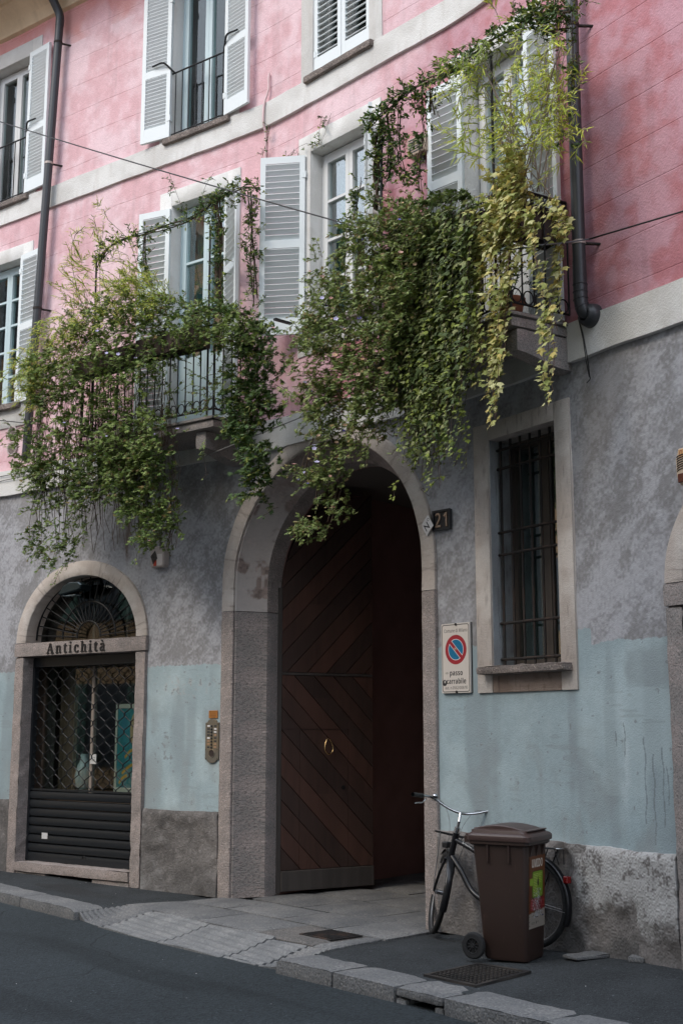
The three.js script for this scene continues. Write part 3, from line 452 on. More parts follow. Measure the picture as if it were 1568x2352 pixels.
{ // roller shutter: solid slats below, lattice of bent rods above
  const g = part('roller_shutter', house), c = SC[0], s0 = c - .925, s1 = c + .925, y0 = .172, dd = -.14, rs = std({ color: lin(.024, .027, .031), roughness: .34, metalness: .3 });
  for (let k = 0; k < 8; k++) { const ya = y0 + k * .099, prof = [[0, 0], [.008, .022], [.05, .034], [.084, .024], [.094, .0], [.094, -.006], [0, -.006]]; const e = extrude(prof.map(p => [p[1], p[0]]), s1 - s0); e.rotateY(-Math.PI / 2); e.translate(s1, ya, dd); obj('slat', toWall(e.toNonIndexed ? (e.index ? e.toNonIndexed() : e) : e, true), rs, g); }
  obj('bottom_bar', wbox(s0, s1, .167, .20, dd - .02, dd + .028), rs, g); obj('top_bar', wbox(s0, s1, .966, .986, dd - .012, dd + .018), rs, g); obj('guide_rail', wbox(s0 - .012, s0 + .02, .17, 2.5, dd - .03, dd + .035), rs, g); obj('guide_rail', wbox(s1 - .02, s1 + .012, .17, 2.5, dd - .03, dd + .035), rs, g); obj('coil_box', wbox(s0, s1, 2.40, 2.515, -.30, dd + .03), rs, g);
  const n = 18, p = (s1 - s0) / n, vy = .094, lm = std({ color: lin(.03, .031, .034), roughness: .4, metalness: .6 });
  for (let k = 0; k < n; k++) { const cs = s0 + (k + .5) * p, pts = []; let y = .985, i = 0; for (; y < 2.41; y += vy, i++) { const sg = (i + k) % 2 ? 1 : -1; pts.push(W(cs + sg * (p / 2 - .004), y - .018, dd), W(cs + sg * (p / 2 - .004), y + .018, dd + .006)); } const cv = new THREE.CurvePath(); const L = []; for (let j = 0; j + 1 < pts.length; j++) L.push(rod(pts[j], pts[j + 1], .0062, 5)); obj('lattice_rod', L, lm, g); }
  obj('lock', wbox(c + .82, c + .9, .20, .225, dd + .028, dd + .05), steelM, g); obj('ring_pull', new THREE.TorusGeometry(.03, .005, 6, 16, Math.PI).applyMatrix4(new THREE.Matrix4().makeRotationY(turn(c)).setPosition(W(c + .06, .235, dd + .03))), ironM, g);
}
// ---- barred ground floor window
{
  const g = part('barred_window', house), [a, b, y0, y1] = [.455, 1.295, 2.17, 4.11];
  obj('surround', wrbox(.27, a, 1.97, 4.262, -.3, .022, .008), creamM, g); obj('surround', wrbox(b, 1.475, 1.97, 4.262, -.3, .022, .008), creamM, g); obj('surround', wrbox(a, b, y1, 4.262, -.3, .02, .008), creamM, g);
  obj('apron', wrbox(a, b, 1.97, y0 - .03, -.3, .018, .008), std({ map: rep(creamTex, 1 / .8), color: lin(.55, .47, .43), roughness: .95, bumpMap: rep(plasterBump, 2), bumpScale: .02 }), g);
  obj('reveal', [wbox(a, a + .004, y0, y1, -.29, .0)], lowMplain(), g);
  obj('sill', wstone(.36, 1.43, 2.115, 2.182, -.3, .125, .05, .012, .02, 31), sillM, g);
  const dd = -.085; for (let k = 0; k < 7; k++) { const s = a + .045 + k * .125; obj('bar', rod(W(s, 2.185, dd), W(s, 4.105, dd), .0115, 7), ironRustM, g); }
  for (const y of [4.03, 3.865, 3.315, 3.125, 2.545, 2.245]) { obj('crossbar', toWall((() => { const e = new THREE.CylinderGeometry(.0125, .0125, b - a + .02, 7, 4).toNonIndexed(); e.rotateZ(Math.PI / 2); e.translate((a + b) / 2, y, dd + .004); return e; })(), true), ironRustM, g); for (let k = 0; k < 7; k++) { const s = a + .045 + k * .125, e = new THREE.IcosahedronGeometry(.021, 0); e.scale(1, .8, 1); const v = W(s, y, dd + .004); e.translate(v.x, v.y, v.z); obj('collar', e, ironRustM, g); } }
  const wm = std({ color: lin(.075, .06, .05), roughness: .6 }), gz = -.235;
  obj('frame', [wbox(a, a + .06, y0, y1, gz - .05, gz), wbox(b - .06, b, y0, y1, gz - .05, gz), wbox(a + .06, b - .06, y1 - .07, y1, gz - .05, gz), wbox(a + .06, b - .06, y0, y0 + .07, gz - .05, gz), wbox((a + b) / 2 - .05, (a + b) / 2 + .05, y0 + .07, y1 - .07, gz - .05, gz + .002)], wm, g);
  obj('pane', wbox(a + .06, (a + b) / 2 - .05, y0 + .07, y1 - .07, gz - .028, gz - .024), glassM, g); obj('pane', wbox((a + b) / 2 + .05, b - .06, y0 + .07, y1 - .07, gz - .028, gz - .024), glassM, g);
}
function lowMplain() { return std({ map: rep(creamTex, 1), color: lin(.56, .66, .76), roughness: .93, bumpMap: rep(plasterBump, 1.4), bumpScale: .01 }); }
curtain(.875, -.36, .36, 2.22, 4.0, 'dark green curtain behind the barred window', std({ color: lin(.022, .04, .04), roughness: .9 })).position.set(0, 0, 0);
// ---- plinth of rough granite
function plinth(s0, s1, h, proud, rough_, sd, dents = []) {
  const nx = Math.ceil((s1 - s0) / .035), ny = Math.ceil(h / .035), g = new THREE.BoxGeometry(s1 - s0, h, .1, nx, ny, 1); g.translate((s0 + s1) / 2, h / 2, -.05);
  const p = g.attributes.position, uv = g.attributes.uv; for (let i = 0; i < p.count; i++) { const s = p.getX(i), y = p.getY(i); uv.setXY(i, (s - SA) / SW, y / PLH); if (p.getZ(i) > -.01) { let k = proud + (fbm(s * 5, y * 5, 4, 256, sd) - .5) * 2 * rough_ + (fbm(s * 22, y * 22, 2, 512, sd + 5) - .5) * rough_ * .7; for (const [a, b, c, d, e] of dents) k -= e * sm(1.6 - Math.hypot((s - a) / c, (y - b) / d) * 1.2 + (fbm(s * 8, y * 8, 3, 256, sd + 9) - .5) * 1.4); const ed = Math.min(1, (h - y) / .03); p.setZ(i, k * ed + (1 - ed) * k * .55); } if (y > h - .01) p.setY(i, y + (fbm(s * 5, 2, 3, 256, sd + 3) - .5) * .03); }
  return obj('plinth', toCreasedNormals(toWall(g), rad(55)), plinthM, house);
}
plinth(SA, -6.49, .845, .03, .008, 251); plinth(-4.265, -3.19, .835, .045, .010, 261, [[-3.65, .42, .42, .36, .03]]); plinth(-.215, 2.405, .83, .045, .012, 271, [[1.28, .62, .10, .22, .06], [1.45, .78, .06, .06, .03], [1.9, .18, .55, .22, .035]]);
// ---- downpipes
{
  const g = part('downpipe', house), r = .052, dd = .125; g.userData.label = 'dark downpipe ending in a ribbed elbow';
  obj('pipe', tube([W(1.80, 11.3, dd), W(1.79, 9, dd), W(1.775, 7, dd), W(1.765, 5.25, dd)], r, 16, false, 30), pipeM, g);
  obj('elbow', tube([W(1.765, 5.27, dd), W(1.765, 5.05, dd), W(1.768, 4.95, dd), W(1.778, 4.87, dd - .012), W(1.79, 4.835, dd - .05), W(1.80, 4.83, -.02)], r * 1.06, 16, false, 40), pipeM, g);
  for (const [q, t] of [[[1.765, 5.08, dd], [0, 1, 0]], [[1.765, 5.02, dd], [0, 1, 0]], [[1.767, 4.96, dd], [.1, -1, -.05]], [[1.773, 4.905, dd - .004], [.2, -1, -.4]]]) { const c = W(...q), e = new THREE.TorusGeometry(r * 1.08, .004, 6, 20), n = W(q[0] + t[0] * .01, q[1] + t[1] * .01, q[2] + t[2] * .01).sub(c).normalize(); e.applyQuaternion(new THREE.Quaternion().setFromUnitVectors(V(0, 0, 1), n)); e.translate(c.x, c.y, c.z); obj('rib', e, pipeM, g); }
  obj('collar', (() => { const e = new THREE.LatheGeometry([[.05, .085], [.066, .08], [.072, .06], [.084, .058], [.092, .03], [.098, .0], [.098, -.02]].map(p => new THREE.Vector2(...p)), 28); e.rotateX(Math.PI / 2); return e.applyMatrix4(new THREE.Matrix4().makeRotationY(turn(1.8)).setPosition(W(1.80, 4.83, .045))); })(), pipeM, g);
  const clamps = (s, ys, par) => ys.forEach((y, i) => { const c = W(s(y), y, dd), e = new THREE.CylinderGeometry(r + .004, r + .004, .03, 18, 1, true); e.translate(c.x, c.y, c.z); obj('strap', e, i % 2 ? copperM : ironRustM, par); obj('bracket', rod(W(s(y), y, dd), W(s(y) + .11, y - .015, -.02), .013, 7), ironRustM, par); });
  clamps(y => 1.765 + (y - 5) * .006, [7.27, 5.42], g);
  const h = part('downpipe', house), sL = y => -6.065 - (10.6 - y) * .05; h.userData.label = 'dark grey downpipe from the gutter bend';
  obj('pipe', tube([10.62, 9, 8, 7, 6, 5, 4.9].map(y => W(sL(y), y, dd)), r, 16, false, 30), pipeM, h); obj('bend', tube([W(sL(10.6), 10.58, dd), W(sL(10.6), 10.72, dd), W(sL(10.6) - .02, 10.84, dd + .05), W(sL(10.6) - .07, 11.08, .34), W(sL(10.6) - .16, 11.3, .72), W(sL(10.6) - .2, 11.36, .98)], r * 1.05, 16, false, 30), pipeM, h); clamps(sL, [10.35, 8.72, 6.82], h);
  obj('conduit', tube([W(-2.60, 8.79, .02), W(-2.60, 8.76, .03), W(-2.60, 8.6, .03), W(-2.645, 8.44, .05), W(-2.65, 8.2, .055), W(-2.65, 8.12, .02), W(-2.65, 7.5, .02)], .013, 7), std({ color: lin(.68, .5, .5), roughness: .6 }), house);
}
// round vents and a louvred hood
const ventM = std({ color: lin(.50, .42, .40), roughness: .6 });
for (const [s, y] of [[-6.78, 5.33], [-6.765, 5.13]]) {
  const g = part('round_vent', house); place(g, s, y, .01); obj('rim', new THREE.TorusGeometry(.082, .012, 8, 28), ventM, g); obj('back', new THREE.CylinderGeometry(.08, .08, .008, 24).rotateX(Math.PI / 2), blackM, g);
  for (let k = -4; k <= 4; k++) { const y_ = k * .0165, w = Math.sqrt(.08 * .08 - y_ * y_); const b = obj('slat', box(-w, w, -.004, .004, -.003, .012), ventM, g); b.position.y = y_; b.rotation.x = .5; }
}
{ const q = P(963, 337, .06), g = part('vent_hood', house); place(g, q.s, q.y, 0); obj('body', rbox(-.12, .12, -.09, .09, 0, .11, .012), std({ color: lin(.40, .31, .24), roughness: .75 }), g); for (let k = 0; k < 6; k++) obj('slot', box(-.095, .095, -.062 + k * .025, -.052 + k * .025, .105, .113), blackM, g); obj('spout', new THREE.CylinderGeometry(.025, .025, .06, 10).translate(.03, -.11, .05), blackM, g); }

// ---- balconies
function balcony(o) {
  const g = part('balcony', house); g.userData.label = o.label; const { s0, s1, D, y } = o;
  obj('slab', wstone(s0, s1, y - .085, y, -.05, D, .05, .008, .02, o.sd), granM, g); obj('slab_edge', wstone(s0 - .02, s1 + .02, y, y + .035, .02, D + .03, .06, .008, .015, o.sd + 2), granM, g);
  for (const s of o.corb) { const e = stone(s, s + .16, y - .36, y - .087, -.05, D - .06, .05, .008, .02, o.sd + 7), p = e.attributes.position; for (let i = 0; i < p.count; i++) { const d = p.getZ(i), yy = p.getY(i); if (yy < y - .1) p.setY(i, yy + .09 * sm((d - .05) / (D - .1)) * clamp((y - .1 - yy) / .26)); } obj('corbel', toCreasedNormals(toWall(e), rad(50)), granM, g); }
  const yb = y + .105, yt = y + o.h, run = [[s0, .02], [s0, D], [s1, D], [s1, .02]];
  const rail = (yy, r, n = 'rail') => { for (let i = 0; i < 3; i++) { const [a, da] = run[i], [b, db] = run[i + 1], L = []; const m = 8; for (let k = 0; k <= m; k++) L.push(W(lerp(a, b, k / m), yy, lerp(da, db, k / m))); obj(n, tube(L, r, 6, false, 12), ironM, g); } };
  rail(yb, .010); rail(yt, .014); rail(yt - o.band, .009);
  for (let i = 0; i < 3; i++) { const [a, da] = run[i], [b, db] = run[i + 1], len = Math.hypot(b - a, db - da), n = Math.round(len / .115); for (let k = 0; k <= n; k++) { if (k === n && i < 2) continue; const u = k / n, s = lerp(a, b, u), d = lerp(da, db, u), corner = (k === 0 && i > 0); obj(corner ? 'post' : 'bar', rod(W(s, corner ? y : yb, d), W(s, yt, d), corner ? .014 : .0075, 6), ironM, g);
      if (k < n && i) { const um = (k + .5) / n, sm_ = lerp(a, b, um), dm = lerp(da, db, um), c = len / n / 2 - .012, base = W(sm_, 0, dm), tv = W(lerp(a, b, um + .05), 0, lerp(da, db, um + .05)).sub(base).normalize(); const ring = (yy, hh) => { const L = []; for (let q = 0; q < 12; q++) { const A = q / 12 * Math.PI * 2; L.push(base.clone().addScaledVector(tv, Math.cos(A) * c).setY(yy + Math.sin(A) * hh)); } return tube(L, .006, 5, true, 18); }; obj('ring', ring(yb + .062, .055), ironM, g); if (o.top) obj('ring', ring(yt - .066, .055), ironM, g); } } }
  return g;
}
balcony({ s0: -4.76, s1: -2.73, D: .65, y: 4.78, h: 1.0, band: .13, corb: [-4.55, -3.08], sd: 281, label: 'balcony with ring-bottomed iron railing and overgrown planters' });
balcony({ s0: -.40, s1: 1.52, D: .62, y: 4.82, h: 1.05, band: .13, top: 1, corb: [-.34, 1.355], sd: 291, label: 'balcony with ivy-covered iron railing at the downpipe' });
// tall thin posts and hoops carrying the climbers
{ const g = part('trellis', house), wire = L => tube(L.map(([x, y, d]) => PV(x, y, d)), .008, 6, false, 40);
  obj('post', rod(W(-4.62, 4.85, .62), PV(222, 600, .62), .012), ironM, g); obj('post', rod(W(-2.9, 4.85, .6), W(-2.9, 6.9, .6), .012), ironM, g); obj('hoop', wire([[222, 600, .62], [245, 572, .63], [290, 548, .64], [330, 538, .64], [380, 518, .63], [430, 503, .62], [470, 483, .6], [500, 455, .58], [570, 430, .55]]), ironM, g);
  obj('post', rod(W(-.32, 4.9, .58), PV(876, 280, .6), .014), ironM, g); obj('post', rod(W(1.3, 4.9, .58), W(1.3, 7.1, .58), .012), ironM, g); obj('hoop', wire([[876, 280, .6], [930, 215, .6], [985, 188, .6], [1040, 160, .6], [1085, 125, .6], [1140, 85, .6], [1200, 55, .6], [1260, 28, .6], [1305, 24, .6]]), ironM, g); }
// ------------------------------------------------------------------ street
const KA = [-3.52, -13.23], KD = [Math.sin(rad(39.7)), Math.cos(rad(39.7))], KO = [-KD[1], KD[0]]; // t along the kerb, z out to the road
const KP = (t, y, z) => V(KA[0] + KD[0] * t + KO[0] * z, y, KA[1] + KD[1] * t + KO[1] * z);
const toK = v => { const x = v.x - KA[0], z = v.z - KA[1]; return [x * KD[0] + z * KD[1], x * KO[0] + z * KO[1]]; };
const RAMP = [1.5, 4.72];
function hG(t, z) { const w = -z; let y = .1 * sm((t - 4.9) / 2.8) * clamp((w - .35) / 1.1) + .075 * sm((.9 - t) / 3.2) * clamp((w - .3) / .9); const r = sm((t - RAMP[0] + .12) / .3) * sm((RAMP[1] + .12 - t) / .3); return y - r * .092 * sm((.66 - w) / .56); }
const roadY = (t, z) => -.10 + .02 * sm((z - .1) / 4) + (fbm(t * .6, z * .6, 3, 256, 301) - .5) * .025;
{ // asphalt road as one large sheet, finer near the kerb
  const pos = [], uv = [], ts = [], zs = [-.55]; for (let t = -60; t < -9; t += 6) ts.push(t); for (let t = -9; t < 18; t += .3) ts.push(t); for (let t = 18; t <= 60; t += 6) ts.push(t); for (let z = -.3; z < 8; z += .3) zs.push(z); zs.push(9, 14, 30, 60);
  const q = (t, z) => { const v = KP(t, Math.abs(t) > 30 || z > 12 ? -.1 : roadY(t, z), z); pos.push(v.x, v.y, v.z); uv.push(t, z); };
  for (let i = 0; i + 1 < ts.length; i++) for (let k = 0; k + 1 < zs.length; k++) { q(ts[i], zs[k]); q(ts[i], zs[k + 1]); q(ts[i + 1], zs[k + 1]); q(ts[i], zs[k]); q(ts[i + 1], zs[k + 1]); q(ts[i + 1], zs[k]); }
  struct('road', toCreasedNormals(flat(pos, uv), rad(40)), roadM);
  const g2 = new THREE.PlaneGeometry(300, 300); g2.rotateX(-Math.PI / 2); g2.translate(0, -.25, 0); struct('ground', g2, roadM);
}
const wallZ = (() => { const T = []; for (let s = -17; s < 9.4; s += .1) { const [t, z] = toK(W(s, 0, 0)); T.push([t, z]); } return t => { for (let i = 0; i + 1 < T.length; i++) if (t >= T[i][0] && t <= T[i + 1][0]) return lerp(T[i][1], T[i + 1][1], (t - T[i][0]) / (T[i + 1][0] - T[i][0])); return t < 0 ? -.6 : -1.4; }; })();
{ // pavement of asphalt between kerb and wall
  const pos = [], uv = [], q = (t, u) => { const a = -.2, b = wallZ(t) - .14, z = lerp(a, b, u), gate = t > 1.4 && t < 4.8, y = hG(t, z) + (fbm(t * 1.3, z * 1.3, 3, 256, 305) - .5) * .014 - (gate ? .018 : 0), v = KP(t, y, z); pos.push(v.x, v.y, v.z); uv.push(t, z); };
  const N = 14; for (let t = -9; t < 13; t += .12) for (let k = 0; k < N; k++) { const a = k / N, b = (k + 1) / N; q(t, a); q(t + .12, b); q(t, b); q(t, a); q(t + .12, a); q(t + .12, b); }
  struct('pavement', toCreasedNormals(flat(pos, uv), rad(40)), walkM);
}
// kerb stones
const kerb = new THREE.Group(); kerb.name = 'kerb'; kerb.userData.kind = 'structure'; scene.add(kerb);
function toKerb(g, ramp = 1) { if (g.index) g = g.toNonIndexed(); const p = g.attributes.position; for (let i = 0; i < p.count; i++) { const v = KP(p.getX(i), p.getY(i) + (ramp ? hG(p.getX(i), p.getZ(i)) * ramp : 0), p.getZ(i)); p.setXYZ(i, v.x, v.y, v.z); } g.computeVertexNormals(); return toCreasedNormals(g, rad(50)); }
const kst = (t0, t1, sd, z1 = 0, z0 = -.36) => obj('kerb_stone', toKerb(stone(t0 + .003, t1 - .003, -.2, .006, z0, z1, .06, .006, .018, sd)), slabM, kerb);
{ let t = -8.2, i = 0; const L = [1.1, .9, 1.2, 1.0, 1.15, .95, 1.05, 1.2]; while (t < 1.3) { const e = Math.min(1.5, t + L[i % 8]); kst(t, e < 1.2 ? e : 1.5, 311 + i, -.06 - .0 * t, -.38); t = e < 1.2 ? e : 1.5; i++; } }
for (const [a, b, i] of [[4.74, 5.40, 1], [5.40, 6.05, 2], [6.51, 7.34, 4], [7.34, 8.05, 5], [8.05, 9.2, 6], [9.2, 10.4, 7]]) kst(a, b, 331 + i);
{ const g = part('kerb_inlet', kerb), P3 = (a, b, c, d, e, f) => toKerb(stone(a, b, c, d, e, f, .06, .007, .02, 341)); obj('cap', P3(6.056, 6.504, -.058, .006, -.36, 0), slabM, g); obj('cheek', P3(6.056, 6.16, -.2, -.062, -.36, -.004), slabM, g); obj('cheek', P3(6.42, 6.504, -.2, -.062, -.36, -.004), slabM, g); obj('back', toKerb(box(6.16, 6.42, -.2, -.062, -.36, -.3)), blackM, g); }
// stone apron of the carriage gate: flat and ribbed slabs
const apron = new THREE.Group(); apron.name = 'gate_apron'; apron.userData.kind = 'structure'; scene.add(apron);
function slab(quad, m, o = {}) { // quad: four [t,w] corners
  const n = o.n || 10, pos = [], uv = [], lift = o.lift ?? .006, sd = o.sd || 1;
  const pt = (u, v) => { const a = [lerp(quad[0][0], quad[1][0], u), lerp(quad[0][1], quad[1][1], u)], b = [lerp(quad[3][0], quad[2][0], u), lerp(quad[3][1], quad[2][1], u)], t = lerp(a[0], b[0], v), w = lerp(a[1], b[1], v), e = Math.min(u, 1 - u, v, 1 - v), y = hG(t, -w) + lift + (fbm(t * 3, w * 3, 3, 256, 351 + sd) - .5) * .012 - (o.rib ? .003 : .012) * sm(1 - e * 18) + (o.rib ? -.012 * Math.pow(Math.abs(Math.sin(Math.PI * (o.ribT ? t : w + t * .06) / o.rib)), 1.5) : 0); return [KP(t, y, -w), t, w]; };
  const nv = o.rib ? 60 : n, nu = o.rib && o.ribT ? 60 : n, put = ([p, t, w], dy = 0) => { pos.push(p.x, p.y + dy, p.z); uv.push(t, w); };
  const vv = o.rib && o.ribT ? n : nv;
  for (let i = 0; i < nu; i++) for (let k = 0; k < vv; k++) { const a = pt(i / nu, k / vv), b = pt((i + 1) / nu, k / vv), c = pt((i + 1) / nu, (k + 1) / vv), d = pt(i / nu, (k + 1) / vv); put(a); put(b); put(c); put(a); put(c); put(d); }
  const edge = (f, m_) => { for (let i = 0; i < m_; i++) { const a = pt(...f(i / m_)), b = pt(...f((i + 1) / m_)); put(a); put(b); put(b, -.05); put(a); put(b, -.05); put(a, -.05); } };
  edge(u => [1 - u, 0], nu); edge(u => [u, 1], nu); edge(u => [0, u], vv); edge(u => [1, 1 - u], vv);
  return obj(o.rib ? 'ribbed_slab' : 'slab', toCreasedNormals(flat(pos, uv), rad(45)), m, apron);
}
const g_ = .008, lidM = std({ map: rep(graniteTex([.14, .132, .126], [.165, .15, .138], .45, 171, .3), 1 / .7), roughness: .9, bumpMap: rep(granBump, 1 / .5), bumpScale: .008 });
const Q = (t0, t1, w0, w1) => [[t0 + g_, w0 + g_], [t1 - g_, w0 + g_], [t1 - g_, w1 - g_], [t0 + g_, w1 - g_]];
slab([[1.42, .13], [1.98, .06], [2.06, .60], [1.55, .62]], slabM2, { rib: .055, sd: 2 });
slab(Q(2.0, 3.02, .03, .61), ribM, { rib: .083, sd: 3 }); slab(Q(3.02, 3.95, .03, .61), ribM, { rib: .083, sd: 4 }); slab(Q(3.95, 4.42, .05, .57), ribM, { rib: .083, sd: 5 }); slab([[4.45, .06], [4.78, .12], [4.66, .56], [4.43, .56]], slabM, { rib: .07, sd: 6 });
slab([[1.46, .64], [2.72, .63], [2.72, 1.22], [1.62, 1.15]], slabM2, { sd: 7 }); slab(Q(2.72, 3.62, .62, 1.22), slabM, { sd: 8 }); slab(Q(3.62, 4.44, .59, 1.19), lidM, { sd: 9 }); slab([[4.46, .58], [4.66, .58], [4.58, 1.2], [4.46, 1.2]], slabM, { sd: 10 });
slab([[1.62, 1.17], [2.3, 1.23], [2.3, 1.80], [1.66, 1.68]], slabM2, { sd: 11 }); slab(Q(2.3, 3.15, 1.23, 1.80), slabM, { sd: 12 }); slab(Q(3.15, 3.9, 1.23, 1.84), slabM2, { sd: 13 }); slab([[3.91, 1.21], [4.6, 1.22], [4.56, 1.83], [3.91, 1.85]], slabM, { sd: 14 });
for (let r = 0; r < 10; r++) for (let k = -1; k < 3; k++) slab(Q(1.75 + k * .93 + (r % 2) * .1, 2.68 + k * .93 + (r % 2) * .1, 1.85 + r * .7, 2.55 + r * .7), slabM2, { sd: 20 + r * 3 + k, lift: .002, n: 5 });
{ // iron grating let into the apron, and the chequered cover beside the bin
  const g = thing('floor_grating', 'small rusty iron grating sunk in a stone slab before the gate', 'grating'); obj('frame', toKerb(box(4.0, 4.41, .004, .012, -1.14, -.80)), ironRustM, g); for (let k = 0; k < 9; k++) obj('bar', toKerb(box(4.03 + k * .042, 4.05 + k * .042, .0125, .018, -1.12, -.82)), ironRustM, g);
  const cm = std({ map: tex(256, 256, (u, v) => { const a = fbm(u * 8, v * 8, 4, 8, 361); return mix([.035, .033, .032], [.075, .065, .058], step(.4, .7, a)); }), roughness: .55, metalness: .45 });
  const h = thing('manhole_cover', 'rectangular chequered iron cover in the pavement beside the brown bin', 'manhole cover'), [t0, t1, w0, w1] = [5.93, 6.43, .38, .92];
  obj('frame', [[t0, t0 + .03, w0, w1], [t1 - .03, t1, w0, w1], [t0 + .03, t1 - .03, w0, w0 + .03], [t0 + .03, t1 - .03, w1 - .03, w1]].map(([a, b, c, d]) => toKerb(box(a, b, .0, .018, -d, -c))), cm, h); obj('plate', toKerb(box(t0 + .033, t1 - .033, .0, .010, -w1 + .033, -w0 - .033)), cm, h);
  for (let i = 0; i < 11; i++) for (let k = 0; k < 11; k++) { const s = obj('stud', toKerb(box(t0 + .05 + i * .037, t0 + .072 + i * .037, .0105, .018, -w0 - .076 - k * .04, -w0 - .055 - k * .04)), cm, h); }
  const fl = [V(0, 0, 0)]; const ls = stone(-.24, .2, 0, .025, -.08, .08, .05, .012, .012, 371); ls.rotateY(.5); const c = KP(6.42, .06, -1.62); ls.translate(c.x, c.y + hG(6.42, -1.62) - .055, c.z); tag(obj('flat_stone', toCreasedNormals(ls.toNonIndexed(), rad(50)), slabM2), 'long flat stone lying loose at the foot of the wall', 'stone');
  const l2 = stone(-.09, .09, 0, .04, -.06, .06, .04, .015, .015, 373); l2.rotateY(1); const c2 = KP(6.78, 0, -1.66); l2.translate(c2.x, hG(6.78, -1.66), c2.z); tag(obj('loose_stone', toCreasedNormals(l2.toNonIndexed(), rad(50)), slabM), 'small loose stone chip beside the long flat stone', 'stone');
}
// darker repairs in the asphalt
function patch(name, cx, cw, rx, rw, n, sd) { const pos = [], uv = []; const R = a => 1 + (fbm(Math.cos(a) * 1.5 + 3, Math.sin(a) * 1.5 + 3, 3, 256, sd) - .5) * 1.1; for (let i = 0; i < n; i++) for (let k = 0; k < 6; k++) { const A = a => a * Math.PI * 2 / n, pt = (a, r) => { const t = cx + rx * R(A(a)) * r * Math.cos(A(a)), w = cw + rw * R(A(a)) * r * Math.sin(A(a)); const v = KP(t, hG(t, -w) + (fbm(t * 1.3, -w * 1.3, 3, 256, 305) - .5) * .014 + .007 * Math.sqrt(Math.max(0, 1 - r)), -w); pos.push(v.x, v.y, v.z); uv.push(t, w); }; const a = k / 6, b = (k + 1) / 6; pt(i, a); pt(i + 1, b); pt(i, b); pt(i, a); pt(i + 1, a); pt(i + 1, b); } return struct(name, flat(pos, uv), patchM); }
patch('asphalt_patch', .25, .72, .75, .17, 30, 381); 
{ // grit and paper scraps scattered on the road and pavement
  const n = 260, im = new THREE.InstancedMesh(new THREE.TetrahedronGeometry(1, 0), std({ color: lin(1, 1, 1), roughness: .9 }), n), m = new THREE.Matrix4(), qn = new THREE.Quaternion(); for (let i = 0; i < n; i++) { const t = rr(-2, 9.5), z = rnd() < .7 ? rr(.2, 4.5) : rr(-1.6, -.45), k = rnd() < .12 ? rr(.006, .011) : rr(.0025, .006), v = KP(t, (z > 0 ? roadY(t, z) : hG(t, z)) + k * .3, z); qn.setFromEuler(new THREE.Euler(rr(0, 6), rr(0, 6), 0)); m.compose(v, qn, V(k, k * .6, k)); im.setMatrixAt(i, m); const c = rnd() < .25 ? .55 : rr(.06, .2); im.setColorAt(i, lin(c, c * .98, c * .95)); }
  im.name = 'grit'; im.userData = { kind: 'stuff', label: 'pale grit and scraps scattered over the asphalt', category: 'grit' }; scene.add(im);
}
// houses across the street, mirrored in the panes, with a garden wall between them
const acrossBox = (a, b, c, d, e, f) => { const q = box(a, b, c, d, e, f), p = q.attributes.position; for (let i = 0; i < p.count; i++) { const v = KP(p.getX(i), p.getY(i), p.getZ(i)); p.setXYZ(i, v.x, v.y, v.z); } q.computeVertexNormals(); return q; };
function acrossHouse(t0, t1, H, col, label) {
  const g = thing('opposite_house', label, 'building', 'houses across the street'), z0 = 8.4, B = acrossBox;
  obj('wall', B(t0, t1, -.2, H, z0, z0 + 7), std({ color: lin(...col), roughness: .92 }), g); obj('eaves', B(t0 - .6, t1 + .6, H + .001, H + .25, z0 - .8, z0 + 7.5), std({ color: lin(.30, .20, .13), roughness: .9 }), g); obj('roof', B(t0, t1, H + .26, H + 1.1, z0 + 1.2, z0 + 6.5), std({ color: lin(.26, .12, .08), roughness: .9 }), g);
  const wm = std({ color: lin(.05, .055, .06), roughness: .15 }), sm_ = std({ color: lin(.12, .2, .15), roughness: .6 }); for (let t = t0 + 1.3; t < t1 - 1.8; t += 2.8) for (let y = .9; y < H - 2; y += 3) { obj('window', B(t, t + 1.0, y, y + 1.7, z0 - .03, z0 - .002), wm, g); obj('shutter', B(t - .52, t - .02, y, y + 1.7, z0 - .07, z0 - .002), sm_, g); obj('shutter', B(t + 1.02, t + 1.52, y, y + 1.7, z0 - .07, z0 - .002), sm_, g); }
}
acrossHouse(-34, -5.5, 12.2, [.58, .36, .19], 'tall orange plastered house across the street with wide eaves'); acrossHouse(5.0, 34, 12.0, [.40, .36, .32], 'tall grey plastered house across the street with wide eaves'); acrossHouse(-4.8, 4.4, 5.8, [.48, .44, .38], 'low cream plastered house between the two tall ones across the street');
